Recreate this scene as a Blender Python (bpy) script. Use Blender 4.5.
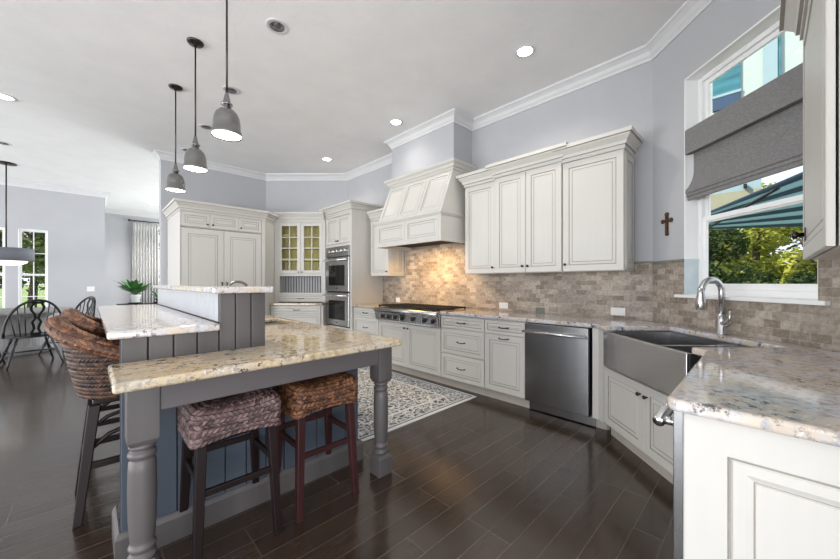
import bpy, bmesh, math, random
from mathutils import Vector, Matrix
random.seed(7)
PI = math.pi
scene = bpy.context.scene
COL = scene.collection
for o in list(bpy.data.objects):
    bpy.data.objects.remove(o)

# ------------------------------------------------------------------ camera
F_PX, HORIZON, EYE, YAW = 338.0, 283.0, 1.26, 45.6
cam_data = bpy.data.cameras.new('camera')
cam = bpy.data.objects.new('camera', cam_data)
COL.objects.link(cam)
cam.location = (0, 0, EYE)
cam.rotation_euler = (PI/2, 0, math.radians(YAW - 90))
cam_data.sensor_width = 36.0
cam_data.lens = F_PX / 840 * 36
cam_data.shift_y = (HORIZON - 279.5) / 840
cam_data.clip_start = 0.02
scene.camera = cam

# ------------------------------------------------------------------ world, sun, exposure
world = bpy.data.worlds.new('sky')
scene.world = world
world.use_nodes = True
wn = world.node_tree
wn.nodes.clear()
w_out = wn.nodes.new('ShaderNodeOutputWorld')
w_bg = wn.nodes.new('ShaderNodeBackground')
w_tc = wn.nodes.new('ShaderNodeTexCoord')
w_sep = wn.nodes.new('ShaderNodeSeparateXYZ')
w_ramp = wn.nodes.new('ShaderNodeValToRGB')
w_map = wn.nodes.new('ShaderNodeMapRange')
w_map.inputs[1].default_value = -1; w_map.inputs[2].default_value = 1
wn.links.new(w_tc.outputs['Generated'], w_sep.inputs[0])
wn.links.new(w_sep.outputs['Z'], w_map.inputs[0])
wn.links.new(w_map.outputs[0], w_ramp.inputs[0])
cr = w_ramp.color_ramp
cr.elements[0].position = 0.0; cr.elements[0].color = (0.80, 0.78, 0.76, 1)
cr.elements[1].position = 1.0; cr.elements[1].color = (0.50, 0.68, 1.0, 1)
e = cr.elements.new(0.50); e.color = (0.92, 0.95, 1.0, 1)
e = cr.elements.new(0.62); e.color = (0.78, 0.88, 1.0, 1)
wn.links.new(w_ramp.outputs[0], w_bg.inputs[0])
w_bg.inputs[1].default_value = 0.95
wn.links.new(w_bg.outputs[0], w_out.inputs[0])

sun_data = bpy.data.lights.new('sun', 'SUN')
sun_data.energy = 4.2
sun_data.angle = math.radians(1.0)
sun_data.color = (1.0, 0.95, 0.86)
sun = bpy.data.objects.new('sun', sun_data)
COL.objects.link(sun)
sun.rotation_euler = Vector((0.60, -0.50, -0.62)).to_track_quat('-Z', 'Y').to_euler()

CAN_W, PENDANT_W, HOOD_W = 24.0, 8.0, 14.0     # wattage of the room's own lamps
scene.view_settings.view_transform = 'Standard'
scene.view_settings.look = 'None'
scene.view_settings.gamma = 1.0
scene.view_settings.use_curve_mapping = False
scene.view_settings.exposure = 0.55

def fill_light(name, loc, rot, sx, sy, watts):         # added fill lights, standing in for daylight from unseen windows
    d = bpy.data.lights.new(name, 'AREA'); d.shape = 'RECTANGLE'; d.size = sx; d.size_y = sy; d.energy = watts; d.color = (0.95, 0.97, 1.0)
    o = bpy.data.objects.new(name, d); COL.objects.link(o); o.location = loc; o.rotation_euler = rot
fill_light('fill_rear', (-3.2, -2.6, 1.25), (math.radians(122), 0, 0), 7.5, 2.4, 240.0)
fill_light('fill_far', (4.05, 10.4, 1.6), (math.radians(95), 0, PI/2), 5.0, 2.4, 190.0)
fill_light('fill_left', (-7.0, 5.5, 1.25), (math.radians(114), 0, -PI/2), 11.0, 2.4, 420.0)

# ------------------------------------------------------------------ materials
def sock(node, name, val):
    if name in node.inputs:
        node.inputs[name].default_value = val

def rgba(c):
    return (c[0], c[1], c[2], 1.0)

class NT:
    """tiny helper around a node tree"""
    def __init__(s, name):
        s.mat = bpy.data.materials.new(name)
        s.mat.use_nodes = True
        s.t = s.mat.node_tree
        s.b = s.t.nodes['Principled BSDF']
        s.out = s.t.nodes['Material Output']
    def n(s, kind, **kw):
        nd = s.t.nodes.new(kind)
        for k, v in kw.items():
            setattr(nd, k, v)
        return nd
    def l(s, a, b):
        s.t.links.new(a, b)
    def coords(s, kind='Object', scale=(1, 1, 1), swap=False):
        tc = s.n('ShaderNodeTexCoord')
        mp = s.n('ShaderNodeMapping')
        mp.inputs['Scale'].default_value = scale
        src = tc.outputs[kind]
        if swap:                                # wall plane: (x, z) of the wall's own frame
            sp = s.n('ShaderNodeSeparateXYZ'); cb = s.n('ShaderNodeCombineXYZ')
            s.l(src, sp.inputs[0]); s.l(sp.outputs['X'], cb.inputs['X']); s.l(sp.outputs['Z'], cb.inputs['Y'])
            src = cb.outputs[0]
        s.l(src, mp.inputs[0])
        return mp.outputs[0]
    def noise(s, vec, scale, detail=4, rough=0.55):
        nd = s.n('ShaderNodeTexNoise')
        nd.inputs['Scale'].default_value = scale
        nd.inputs['Detail'].default_value = detail
        nd.inputs['Roughness'].default_value = rough
        if vec is not None: s.l(vec, nd.inputs['Vector'])
        return nd.outputs['Fac']
    def ramp(s, fac, stops):
        nd = s.n('ShaderNodeValToRGB')
        el = nd.color_ramp.elements
        while len(el) > 2: el.remove(el[-1])
        for i, (p, c) in enumerate(stops):
            x = el[i] if i < 2 else el.new(p)
            x.position = p; x.color = rgba(c)
        s.l(fac, nd.inputs[0])
        return nd.outputs[0]
    def mix(s, fac, a, b, mode='MIX'):
        nd = s.n('ShaderNodeMix', data_type='RGBA', blend_type=mode)
        for val, i in ((fac, 0), (a, 6), (b, 7)):
            if hasattr(val, 'is_output'): s.l(val, nd.inputs[i])
            elif i == 0: nd.inputs[0].default_value = val
            else: nd.inputs[i].default_value = rgba(val)
        return nd.outputs[2]
    def bump(s, h, strength=0.2, dist=0.01):
        nd = s.n('ShaderNodeBump')
        nd.inputs['Strength'].default_value = strength
        nd.inputs['Distance'].default_value = dist
        s.l(h, nd.inputs['Height'])
        s.l(nd.outputs[0], s.b.inputs['Normal'])
    def base(s, col):
        if hasattr(col, 'is_output'): s.l(col, s.b.inputs['Base Color'])
        else: s.b.inputs['Base Color'].default_value = rgba(col)
    def set(s, rough=0.5, metal=0.0, spec=0.5):
        s.b.inputs['Roughness'].default_value = rough
        s.b.inputs['Metallic'].default_value = metal
        sock(s.b, 'Specular IOR Level', spec)
        return s.mat

def painted(name, col, rough=0.5, var=0.04, scale=6.0, stretch=(1, 1, 1), bump=0.0, spec=0.4):
    k = NT(name)
    v = k.coords('Object', stretch)
    f = k.noise(v, scale)
    lo = [c * (1 - var) for c in col]; hi = [min(1, c * (1 + var)) for c in col]
    k.base(k.ramp(f, [(0.3, lo), (0.7, hi)]))
    if bump: k.bump(k.noise(v, scale * 6), bump, 0.004)
    return k.set(rough, 0, spec)

def metal(name, col, rough=0.3, stretch=(1, 1, 60), var=0.12, wavy=None):
    k = NT(name)
    v = k.coords('Object', stretch)
    f = k.noise(v, 8.0, 3)
    lo = [c * (1 - var) for c in col]; hi = [min(1, c * (1 + var)) for c in col]
    k.base(k.ramp(f, [(0.3, lo), (0.7, hi)]))
    if wavy:
        k.bump(k.noise(k.coords('Object', wavy), 5.0, 2), 0.12, 0.01)
    return k.set(rough, 1.0)

def emitter(name, col, strength):
    k = NT(name)
    k.base((0.8, 0.8, 0.8))
    sock(k.b, 'Emission Color', rgba(col)); sock(k.b, 'Emission Strength', strength)
    return k.set(0.5)

def glass(name, tint=(1, 1, 1), gloss=0.08):
    k = NT(name)
    t = k.n('ShaderNodeBsdfTransparent'); t.inputs[0].default_value = rgba(tint)
    g = k.n('ShaderNodeBsdfGlossy'); g.inputs['Roughness'].default_value = 0.02
    fr = k.n('ShaderNodeLayerWeight'); fr.inputs[0].default_value = gloss
    mx = k.n('ShaderNodeMixShader')
    k.l(fr.outputs['Fresnel'], mx.inputs[0]); k.l(t.outputs[0], mx.inputs[1]); k.l(g.outputs[0], mx.inputs[2])
    k.l(mx.outputs[0], k.out.inputs['Surface'])
    return k.mat

M = {}
M['cab'] = painted('cabinet_cream_paint', (0.60, 0.58, 0.54), 0.42, 0.012, 5, (6, 6, 0.6))
M['glaze'] = painted('cabinet_groove_glaze', (0.34, 0.315, 0.28), 0.5, 0.1)
M['toe'] = painted('toe_board_paint', (0.50, 0.45, 0.40), 0.5, 0.05)
M['wall'] = painted('wall_blue_grey_paint', (0.445, 0.448, 0.468), 0.8, 0.02, 3, bump=0.05)
M['wtrim'] = painted('daylit_white_window_paint', (0.86, 0.86, 0.86), 0.35, 0.01)  # white trim made brighter: outdoor light on the windows put into the colour
M['islandshade'] = painted('island_stain_blue_cast', (0.062, 0.076, 0.098), 0.42, 0.16, 4, (1, 1, 0.12))  # island stain with shade and the window's blue cast put into its colour
M['trim'] = painted('white_trim_paint', (0.64, 0.64, 0.65), 0.4, 0.02)
M['island'] = painted('island_grey_stain', (0.090, 0.080, 0.079), 0.42, 0.30, 4, (1, 1, 0.12))
M['islandrail'] = painted('island_grey_stain_along', (0.095, 0.083, 0.085), 0.42, 0.30, 4, (0.12, 1, 1))
M['bead'] = painted('white_beadboard_paint', (0.43, 0.44, 0.47), 0.3, 0.02)
M['groove'] = painted('plank_gap', (0.03, 0.03, 0.035), 0.8, 0.1)
M['dark'] = painted('espresso_wood', (0.013, 0.007, 0.007), 0.40, 0.25, 8, (1, 1, 0.1), spec=0.25)
M['redwood'] = painted('mahogany_wood', (0.036, 0.012, 0.012), 0.36, 0.25, 8, (1, 1, 0.1), spec=0.3)
M['black'] = painted('black_paint', (0.010, 0.010, 0.011), 0.3, 0.1)
M['iron'] = painted('cast_iron', (0.012, 0.012, 0.013), 0.5, 0.2)
M['bronze'] = metal('dark_bronze', (0.06, 0.05, 0.045), 0.35)
M['steel'] = metal('brushed_steel', (0.60, 0.60, 0.61), 0.25, wavy=(1.0, 1.0, 0.25))
M['steelh'] = metal('brushed_steel_horizontal', (0.58, 0.58, 0.59), 0.25, (60, 1, 1))
M['darksteel'] = metal('dark_stainless', (0.44, 0.445, 0.45), 0.27, wavy=(1.6, 1.6, 0.12))
M['chrome'] = metal('polished_chrome', (0.75, 0.75, 0.76), 0.1)
M['nickel'] = metal('brushed_nickel', (0.28, 0.275, 0.27), 0.26)
M['ovenglass'] = painted('dark_oven_glass', (0.008, 0.008, 0.009), 0.08, 0.1)
M['white'] = painted('white_plastic', (0.78, 0.78, 0.77), 0.4, 0.01)
M['oldwood'] = painted('weathered_grey_wood', (0.20, 0.195, 0.19), 0.6, 0.25, 5, (8, 8, 0.6))
M['cross'] = painted('carved_brown_wood', (0.075, 0.032, 0.014), 0.5, 0.3, 30)
M['leaf'] = painted('green_leaf', (0.045, 0.15, 0.035), 0.45, 0.4, 9)
M['bark'] = painted('brown_bark', (0.09, 0.065, 0.045), 0.9, 0.4, 12)
M['hutchback'] = painted('hutch_interior_paint', (0.68, 0.63, 0.44), 0.6, 0.2, 7, (3, 3, 0.5))
M['plate_rack'] = painted('grey_beadboard_paint', (0.40, 0.40, 0.41), 0.5, 0.05)
M['mint'] = painted('mint_stucco', (0.40, 0.47, 0.43), 0.8, 0.03)
M['paleblue'] = painted('pale_blue_stucco', (0.27, 0.37, 0.39), 0.8, 0.03)
M['beige'] = painted('beige_stucco', (0.30, 0.29, 0.20), 0.8, 0.03)
M['tealglass'] = painted('teal_window_glass', (0.045, 0.16, 0.19), 0.15, 0.3, 3, (1, 0.4, 3))
M['navy'] = painted('navy_shade', (0.03, 0.06, 0.11), 0.4, 0.1)
M['glass'] = glass('window_glass')
M['hutchglass'] = glass('hutch_glass', (0.93, 0.92, 0.80), 0.1)
M['can_on'] = emitter('recessed_lamp_lit', (1.0, 0.96, 0.90), 14)
M['bulb'] = emitter('pendant_lamp_lit', (1.0, 0.97, 0.92), 9)
M['bowl'] = emitter('frosted_bowl_lit', (1.0, 0.93, 0.80), 0.8)

def mk_ceiling():
    k = NT('knockdown_ceiling')
    v = k.coords('Object')
    f = k.noise(v, 3.0, 5)
    k.base(k.ramp(f, [(0.3, (0.80, 0.80, 0.80)), (0.7, (0.85, 0.85, 0.85))]))
    k.bump(k.noise(k.coords('Object', (1, 2.2, 1)), 7.0, 6, 0.6), 0.16, 0.02)
    return k.set(0.85, 0, 0.2)
M['ceil'] = mk_ceiling()

def mk_floor():
    k = NT('dark_hardwood_planks')
    v = k.coords('Object')
    v.node.inputs['Location'].default_value = (0.31, -0.0935+0.127, 0)
    br = k.n('ShaderNodeTexBrick', offset=0.37, offset_frequency=3, squash=1.0)
    k.l(v, br.inputs['Vector'])
    br.inputs['Scale'].default_value = 1.0
    br.inputs['Brick Width'].default_value = 0.88
    br.inputs['Row Height'].default_value = 0.1272
    br.inputs['Mortar Size'].default_value = 0.0026
    br.inputs['Mortar Smooth'].default_value = 0.1
    br.inputs['Color1'].default_value = (0.031, 0.0185, 0.0120, 1)
    br.inputs['Color2'].default_value = (0.052, 0.0335, 0.0235, 1)
    br.inputs['Mortar'].default_value = (0.090, 0.072, 0.061, 1)  # seams lighter than the boards: gleam of the board bevels painted in
    gr = k.noise(k.coords('Object', (1.5, 9, 1)), 2.5, 6, 0.6)
    gc = k.ramp(gr, [(0.25, (0.80, 0.80, 0.80)), (0.75, (1.15, 1.14, 1.13))])
    col = k.mix(1.0, br.outputs['Color'], gc, 'MULTIPLY')
    k.base(col)
    rv = k.n('ShaderNodeMapRange'); rv.inputs[3].default_value = 0.11; rv.inputs[4].default_value = 0.30
    k.l(gr, rv.inputs[0])
    sock(k.b, 'Coat Weight', 0.15); sock(k.b, 'Coat Roughness', 0.10)
    k.set(0.3, 0, 0.65)
    k.l(rv.outputs[0], k.b.inputs['Roughness'])
    ad = k.n('ShaderNodeMath', operation='MULTIPLY_ADD')
    k.l(br.outputs['Fac'], ad.inputs[0]); ad.inputs[1].default_value = -0.6
    wv = k.noise(k.coords('Object', (2.5, 7, 1)), 2.2, 3)
    k.l(wv, ad.inputs[2])
    k.bump(ad.outputs[0], 0.26, 0.006)
    return k.mat
M['floor'] = mk_floor()

def mk_granite(name, base, cloud, dark, edge=False):
    k = NT(name)
    v = k.coords('Object')
    c = k.mix(k.ramp(k.noise(v, 5.5, 6, 0.65), [(0.42, (0, 0, 0)), (0.62, (1, 1, 1))]), base, cloud)
    c = k.mix(k.ramp(k.noise(v, 34, 4, 0.6), [(0.50, (0, 0, 0)), (0.66, (1, 1, 1))]), c, [x * 0.62 for x in cloud])
    sp = k.ramp(k.noise(v, 26, 7, 0.75), [(0.535, (0, 0, 0)), (0.59, (1, 1, 1))])
    msk = k.ramp(k.noise(v, 4.5, 3), [(0.42, (0.25, 0.25, 0.25)), (0.56, (1, 1, 1))])
    c = k.mix(k.mix(1.0, sp, msk, 'MULTIPLY'), c, dark)
    c = k.mix(k.ramp(k.noise(v, 60, 3), [(0.62, (0, 0, 0)), (0.70, (0.8, 0.8, 0.8))]), c, (0.75, 0.73, 0.70))
    k.base(c)
    return k.set(0.07, 0, 0.85)
M['granite'] = mk_granite('cream_granite', (0.56, 0.425, 0.255), (0.56, 0.485, 0.39), (0.06, 0.045, 0.045))
M['granitew'] = mk_granite('white_granite', (0.60, 0.51, 0.42), (0.58, 0.58, 0.63), (0.085, 0.075, 0.085))
M['granitet'] = mk_granite('tan_granite', (0.42, 0.31, 0.18), (0.46, 0.38, 0.27), (0.06, 0.045, 0.03))

def mk_tile(name, c1, c2, mortar, tint):
    k = NT(name)
    v = k.coords('Object', swap=True)
    br = k.n('ShaderNodeTexBrick', offset=0.5)
    k.l(v, br.inputs['Vector'])
    br.inputs['Scale'].default_value = 1.0
    br.inputs['Brick Width'].default_value = 0.100
    br.inputs['Row Height'].default_value = 0.0495
    br.inputs['Mortar Size'].default_value = 0.0022
    br.inputs['Mortar Smooth'].default_value = 0.4
    br.inputs['Color1'].default_value = rgba(c1); br.inputs['Color2'].default_value = rgba(c2)
    br.inputs['Mortar'].default_value = rgba(mortar)
    n1 = k.ramp(k.noise(v, 2.4, 4), [(0.3, (0.72, 0.72, 0.72)), (0.7, (1.2, 1.18, 1.15))])
    n2 = k.ramp(k.noise(v, 38, 6, 0.7), [(0.35, (0.72, 0.69, 0.66)), (0.65, (1.2, 1.2, 1.2))])
    c = k.mix(1.0, k.mix(1.0, br.outputs['Color'], n1, 'MULTIPLY'), n2, 'MULTIPLY')
    k.base(c)
    ad = k.n('ShaderNodeMath', operation='MULTIPLY_ADD')
    k.l(br.outputs['Fac'], ad.inputs[0]); ad.inputs[1].default_value = -1.0
    k.l(k.noise(v, 45, 5, 0.7), ad.inputs[2])
    k.bump(ad.outputs[0], 0.35, 0.006)
    return k.set(0.5, 0, 0.35)
M['tile'] = mk_tile('tumbled_travertine_tile', (0.25, 0.208, 0.170), (0.49, 0.438, 0.385), (0.42, 0.38, 0.34), 1)
M['liner'] = painted('grey_green_stone_liner', (0.20, 0.20, 0.17), 0.5, 0.3, 30)
M['revealtile'] = painted('overlit_reveal_tile', (0.56, 0.64, 0.67), 0.35, 0.06, 8)  # same wall tile, its overlit look put into a pale blue colour

def mk_woven(name, c1, c2, dark):
    k = NT(name)
    tc = k.n('ShaderNodeTexCoord')
    br = k.n('ShaderNodeTexBrick', offset=0.5)
    k.l(tc.outputs['UV'], br.inputs['Vector'])
    br.inputs['Scale'].default_value = 1.0
    br.inputs['Brick Width'].default_value = 1.0
    br.inputs['Row Height'].default_value = 1.0
    br.inputs['Mortar Size'].default_value = 0.09
    br.inputs['Mortar Smooth'].default_value = 0.9
    br.inputs['Color1'].default_value = rgba(c1); br.inputs['Color2'].default_value = rgba(c2)
    br.inputs['Mortar'].default_value = rgba(dark)
    mp = k.n('ShaderNodeMapping'); mp.inputs['Scale'].default_value = (1.2, 9, 1)
    k.l(tc.outputs['UV'], mp.inputs[0])
    st = k.ramp(k.noise(mp.outputs[0], 1.0, 4), [(0.3, (0.45, 0.42, 0.42)), (0.7, (1.5, 1.45, 1.4))])
    c = k.mix(1.0, br.outputs['Color'], st, 'MULTIPLY')
    k.base(c)
    return k.set(0.5, 0, 0.35)
M['weave'] = mk_woven('brown_seagrass_weave', (0.045, 0.017, 0.009), (0.24, 0.110, 0.055), (0.008, 0.004, 0.004))
M['weavegrey'] = mk_woven('greyed_seagrass_weave', (0.062, 0.036, 0.038), (0.225, 0.150, 0.145), (0.010, 0.006, 0.008))
M['weavedark'] = mk_woven('dark_seagrass_weave', (0.020, 0.010, 0.008), (0.12, 0.058, 0.032), (0.004, 0.003, 0.003))

def mk_rug():
    k = NT('grey_white_patterned_wool')
    v = k.coords('Object')
    wv = k.noise(v, 7, 2)
    vm = k.n('ShaderNodeVectorMath', operation='ADD')
    sc = k.n('ShaderNodeVectorMath', operation='SCALE'); sc.inputs['Scale'].default_value = 0.25
    nz = k.n('ShaderNodeTexNoise'); nz.inputs['Scale'].default_value = 5.0; k.l(v, nz.inputs['Vector'])
    k.l(nz.outputs['Color'], sc.inputs[0]); k.l(v, vm.inputs[0]); k.l(sc.outputs[0], vm.inputs[1])
    vo = k.n('ShaderNodeTexVoronoi', feature='DISTANCE_TO_EDGE'); vo.inputs['Scale'].default_value = 17
    k.l(vm.outputs[0], vo.inputs['Vector'])
    a = k.ramp(vo.outputs['Distance'], [(0.05, (1, 1, 1)), (0.11, (0, 0, 0))])
    b = k.ramp(k.noise(vm.outputs[0], 34, 3), [(0.47, (0, 0, 0)), (0.53, (1, 1, 1))])
    c = k.mix(b, (0.075, 0.08, 0.09), (0.34, 0.35, 0.365))
    c = k.mix(a, c, (0.62, 0.63, 0.63))
    # border bands measured from the rug's own centre
    sp = k.n('ShaderNodeSeparateXYZ'); k.l(v, sp.inputs[0])
    ax = k.n('ShaderNodeMath', operation='ABSOLUTE'); k.l(sp.outputs['X'], ax.inputs[0])
    ay = k.n('ShaderNodeMath', operation='ABSOLUTE'); k.l(sp.outputs['Y'], ay.inputs[0])
    dx = k.n('ShaderNodeMath', operation='SUBTRACT'); dx.inputs[0].default_value = 0.78; k.l(ax.outputs[0], dx.inputs[1])
    dy = k.n('ShaderNodeMath', operation='SUBTRACT'); dy.inputs[0].default_value = 1.20; k.l(ay.outputs[0], dy.inputs[1])
    mn = k.n('ShaderNodeMath', operation='MINIMUM'); k.l(dx.outputs[0], mn.inputs[0]); k.l(dy.outputs[0], mn.inputs[1])
    W, D = (1, 1, 1), (0, 0, 0)
    lines = k.ramp(mn.outputs[0], [(0.0, W), (0.028, D), (0.050, W), (0.062, D), (0.24, W), (0.262, D)])
    lines.node.color_ramp.interpolation = 'CONSTANT'
    c = k.mix(lines, c, (0.66, 0.67, 0.67))
    db = k.ramp(mn.outputs[0], [(0.0, D), (0.028, W), (0.050, D)])
    db.node.color_ramp.interpolation = 'CONSTANT'
    c = k.mix(db, c, (0.13, 0.135, 0.14))
    k.base(c)
    k.bump(k.noise(v, 140, 3), 0.5, 0.004)
    return k.set(0.95, 0, 0.1)
M['rug'] = mk_rug()

def mk_fabric(name, col, sc=260):
    k = NT(name)
    v = k.coords('Object', (0.25, 0.25, 1))
    f = k.noise(v, sc, 3)
    k.base(k.ramp(f, [(0.3, [c * 0.72 for c in col]), (0.7, [c * 1.2 for c in col])]))
    k.bump(f, 0.3, 0.002)
    return k.set(0.9, 0, 0.15)
M['shade'] = mk_fabric('grey_linen', (0.22, 0.215, 0.215))
M['curtain'] = mk_fabric('light_grey_drape', (0.60, 0.59, 0.58), 120)
M['drum'] = mk_fabric('charcoal_shade_fabric', (0.05, 0.055, 0.07), 60)

def mk_sheer():
    k = NT('sheer_grey_fabric')
    t = k.n('ShaderNodeBsdfTransparent'); t.inputs[0].default_value = (0.8, 0.8, 0.82, 1)
    mx = k.n('ShaderNodeMixShader'); mx.inputs[0].default_value = 0.55
    k.base((0.25, 0.26, 0.29)); k.set(0.8)
    k.l(t.outputs[0], mx.inputs[1]); k.l(k.b.outputs[0], mx.inputs[2]); k.l(mx.outputs[0], k.out.inputs['Surface'])
    return k.mat
M['sheer'] = mk_sheer()

def mk_stripes():
    k = NT('teal_navy_striped_canvas')
    tc = k.n('ShaderNodeTexCoord')
    sp = k.n('ShaderNodeSeparateXYZ'); k.l(tc.outputs['UV'], sp.inputs[0])
    mu = k.n('ShaderNodeMath', operation='MULTIPLY'); mu.inputs[1].default_value = 5.5; k.l(sp.outputs['Y'], mu.inputs[0])
    fr = k.n('ShaderNodeMath', operation='FRACT'); k.l(mu.outputs[0], fr.inputs[0])
    gt = k.n('ShaderNodeMath', operation='GREATER_THAN'); gt.inputs[1].default_value = 0.5; k.l(fr.outputs[0], gt.inputs[0])
    c = k.mix(gt.outputs[0], (0.10, 0.15, 0.21), (0.46, 0.62, 0.66))
    k.base(c); k.set(0.8)
    tr = k.n('ShaderNodeBsdfTranslucent'); k.l(c, tr.inputs[0])
    mx = k.n('ShaderNodeMixShader'); mx.inputs[0].default_value = 0.5
    k.l(k.b.outputs[0], mx.inputs[1]); k.l(tr.outputs[0], mx.inputs[2]); k.l(mx.outputs[0], k.out.inputs['Surface'])
    return k.mat
M['stripes'] = mk_stripes()

def mk_foliage(name, c1, c2):
    k = NT(name)
    f = k.noise(k.coords('Object'), 1.6, 4)
    c = k.ramp(f, [(0.35, c1), (0.65, c2)])
    k.base(c); k.set(0.6, 0, 0.25)
    tr = k.n('ShaderNodeBsdfTranslucent'); k.l(c, tr.inputs[0])
    mx = k.n('ShaderNodeMixShader'); mx.inputs[0].default_value = 0.35
    k.l(k.b.outputs[0], mx.inputs[1]); k.l(tr.outputs[0], mx.inputs[2]); k.l(mx.outputs[0], k.out.inputs['Surface'])
    return k.mat
M['fol_light'] = mk_foliage('yellow_green_foliage', (0.22, 0.28, 0.04), (0.60, 0.60, 0.12))
M['fol_dark'] = mk_foliage('deep_green_foliage', (0.03, 0.055, 0.02), (0.08, 0.12, 0.035))
M['fol_mid'] = mk_foliage('mid_green_foliage', (0.08, 0.12, 0.04), (0.24, 0.29, 0.09))
M['grass'] = painted('lawn_green', (0.22, 0.29, 0.08), 0.9, 0.4, 3)

# ------------------------------------------------------------------ mesh helpers
TM = {}                                          # world matrix of each thing

class MB:
    def __init__(s):
        s.v = []; s.f = []; s.m = []; s.s = []; s.uv = None
    def add(s, vs, fs, mat=0, smooth=False):
        b = len(s.v)
        s.v += [tuple(p) for p in vs]
        for f in fs:
            s.f.append([i + b for i in f]); s.m.append(mat); s.s.append(smooth)
        return s
    def box(s, x0, x1, y0, y1, z0, z1, mat=0):
        vs = [(x0, y0, z0), (x1, y0, z0), (x1, y1, z0), (x0, y1, z0), (x0, y0, z1), (x1, y0, z1), (x1, y1, z1), (x0, y1, z1)]
        return s.add(vs, [(3, 2, 1, 0), (4, 5, 6, 7), (0, 1, 5, 4), (1, 2, 6, 5), (2, 3, 7, 6), (3, 0, 4, 7)], mat)
    def taper(s, c0, h0, c1, h1, mat=0):
        """square bar from centre c0 (half size h0) to c1 (h1), roughly vertical"""
        vs = []
        for c, h in ((c0, h0), (c1, h1)):
            hx, hy = h if isinstance(h, tuple) else (h, h)
            vs += [(c[0]-hx, c[1]-hy, c[2]), (c[0]+hx, c[1]-hy, c[2]), (c[0]+hx, c[1]+hy, c[2]), (c[0]-hx, c[1]+hy, c[2])]
        fs = [(3, 2, 1, 0), (4, 5, 6, 7), (0, 1, 5, 4), (1, 2, 6, 5), (2, 3, 7, 6), (3, 0, 4, 7)]
        if c1[2] < c0[2]: fs = [tuple(reversed(f)) for f in fs]
        return s.add(vs, fs, mat)
    def prism(s, poly, z0, z1, mat=0):
        n = len(poly)
        area = sum(poly[i][0]*poly[(i+1) % n][1] - poly[(i+1) % n][0]*poly[i][1] for i in range(n))
        if area < 0: poly = poly[::-1]
        vs = [(p[0], p[1], z0) for p in poly] + [(p[0], p[1], z1) for p in poly]
        fs = [tuple(range(n - 1, -1, -1)), tuple(range(n, 2*n))] + [(i, (i+1) % n, n + (i+1) % n, n + i) for i in range(n)]
        return s.add(vs, fs, mat)
    def lathe(s, prof, c=(0, 0, 0), axis='z', n=24, mat=0, sq=False):
        """profile [(r, h)] about an axis through c"""
        vs = []; fs = []
        for r, h in prof:
            for i in range(n):
                a = 2*PI*i/n
                p = (r*math.cos(a), r*math.sin(a), h)
                if axis == 'y': p = (p[0], p[2], p[1])
                if axis == 'x': p = (p[2], p[0], p[1])
                vs.append((p[0]+c[0], p[1]+c[1], p[2]+c[2]))
        m = len(prof)
        for j in range(m-1):
            for i in range(n):
                q = (j*n+i, j*n+(i+1) % n, (j+1)*n+(i+1) % n, (j+1)*n+i)
                fs.append(q)
        fs.append(tuple(range(n-1, -1, -1))); fs.append(tuple(range((m-1)*n, m*n)))
        return s.add(vs, fs, mat, True)
    def tube(s, pts, r, n=10, mat=0, closed=False):
        pts = [Vector(p) for p in pts]; m = len(pts)
        rs = r if isinstance(r, (list, tuple)) else [r]*m
        vs = []; fs = []
        up = Vector((0, 0, 1)); prev = None
        for i, p in enumerate(pts):
            a = pts[(i-1) % m] if (closed or i > 0) else p
            b = pts[(i+1) % m] if (closed or i < m-1) else p
            t = (b-a).normalized()
            if prev is None:
                x = t.cross(up)
                if x.length < 1e-3: x = t.cross(Vector((1, 0, 0)))
            else:
                x = prev - t*prev.dot(t)
            x.normalize(); prev = x
            y = t.cross(x)
            for k in range(n):
                an = 2*PI*k/n
                vs.append(p + x*(rs[i]*math.cos(an)) + y*(rs[i]*math.sin(an)))
        for i in range(m if closed else m-1):
            for k in range(n):
                fs.append((i*n+k, i*n+(k+1) % n, ((i+1) % m)*n+(k+1) % n, ((i+1) % m)*n+k))
        if not closed:
            fs.append(tuple(range(n-1, -1, -1))); fs.append(tuple(range((m-1)*n, m*n)))
        return s.add(vs, fs, mat, True)
    def sweep(s, path, prof, side=1, closed=False, mat=0, accents=()):
        """closed profile [(out, z)] swept along an xy path with mitred corners; out to the right of travel when side = 1"""
        m = len(path); P = [Vector((p[0], p[1])) for p in path]
        vs = []
        for i in range(m):
            ns = []
            for a, b in ((i-1, i), (i, i+1)):
                if closed or (a >= 0 and b < m):
                    d = (P[b % m] - P[a % m]).normalized()
                    ns.append(Vector((d.y, -d.x))*side)
            nn = ns[0] if len(ns) == 1 else (ns[0]+ns[1])/(1+ns[0].dot(ns[1]))
            for o, z in prof:
                vs.append((P[i].x+nn.x*o, P[i].y+nn.y*o, z))
        k = len(prof); fs = []
        for i in range(m if closed else m-1):
            for j in range(k):
                fs.append((i*k+j, i*k+(j+1) % k, ((i+1) % m)*k+(j+1) % k, ((i+1) % m)*k+j))
        if not closed:
            fs.append(tuple(range(k-1, -1, -1))); fs.append(tuple(range((m-1)*k, m*k)))
        b = len(s.m)
        s.add(vs, fs, mat)
        for i in range(m if closed else m-1):
            for j in accents: s.m[b+i*k+j] = 1
        return s
    def loops(s, x0, x1, z0, z1, rings, mats):
        """nested rectangular loops facing -Y: rings [(inset, y)], mats per band, last = cap"""
        vs = []; fs = []; mm = []
        for ins, y in rings:
            vs += [(x0+ins, y, z0+ins), (x1-ins, y, z0+ins), (x1-ins, y, z1-ins), (x0+ins, y, z1-ins)]
        b = len(s.v); s.v += vs
        for j in range(len(rings)-1):
            for i in range(4):
                s.f.append([b+j*4+i, b+j*4+(i+1) % 4, b+(j+1)*4+(i+1) % 4, b+(j+1)*4+i]); s.m.append(mats[j]); s.s.append(False)
        L = (len(rings)-1)*4
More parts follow.
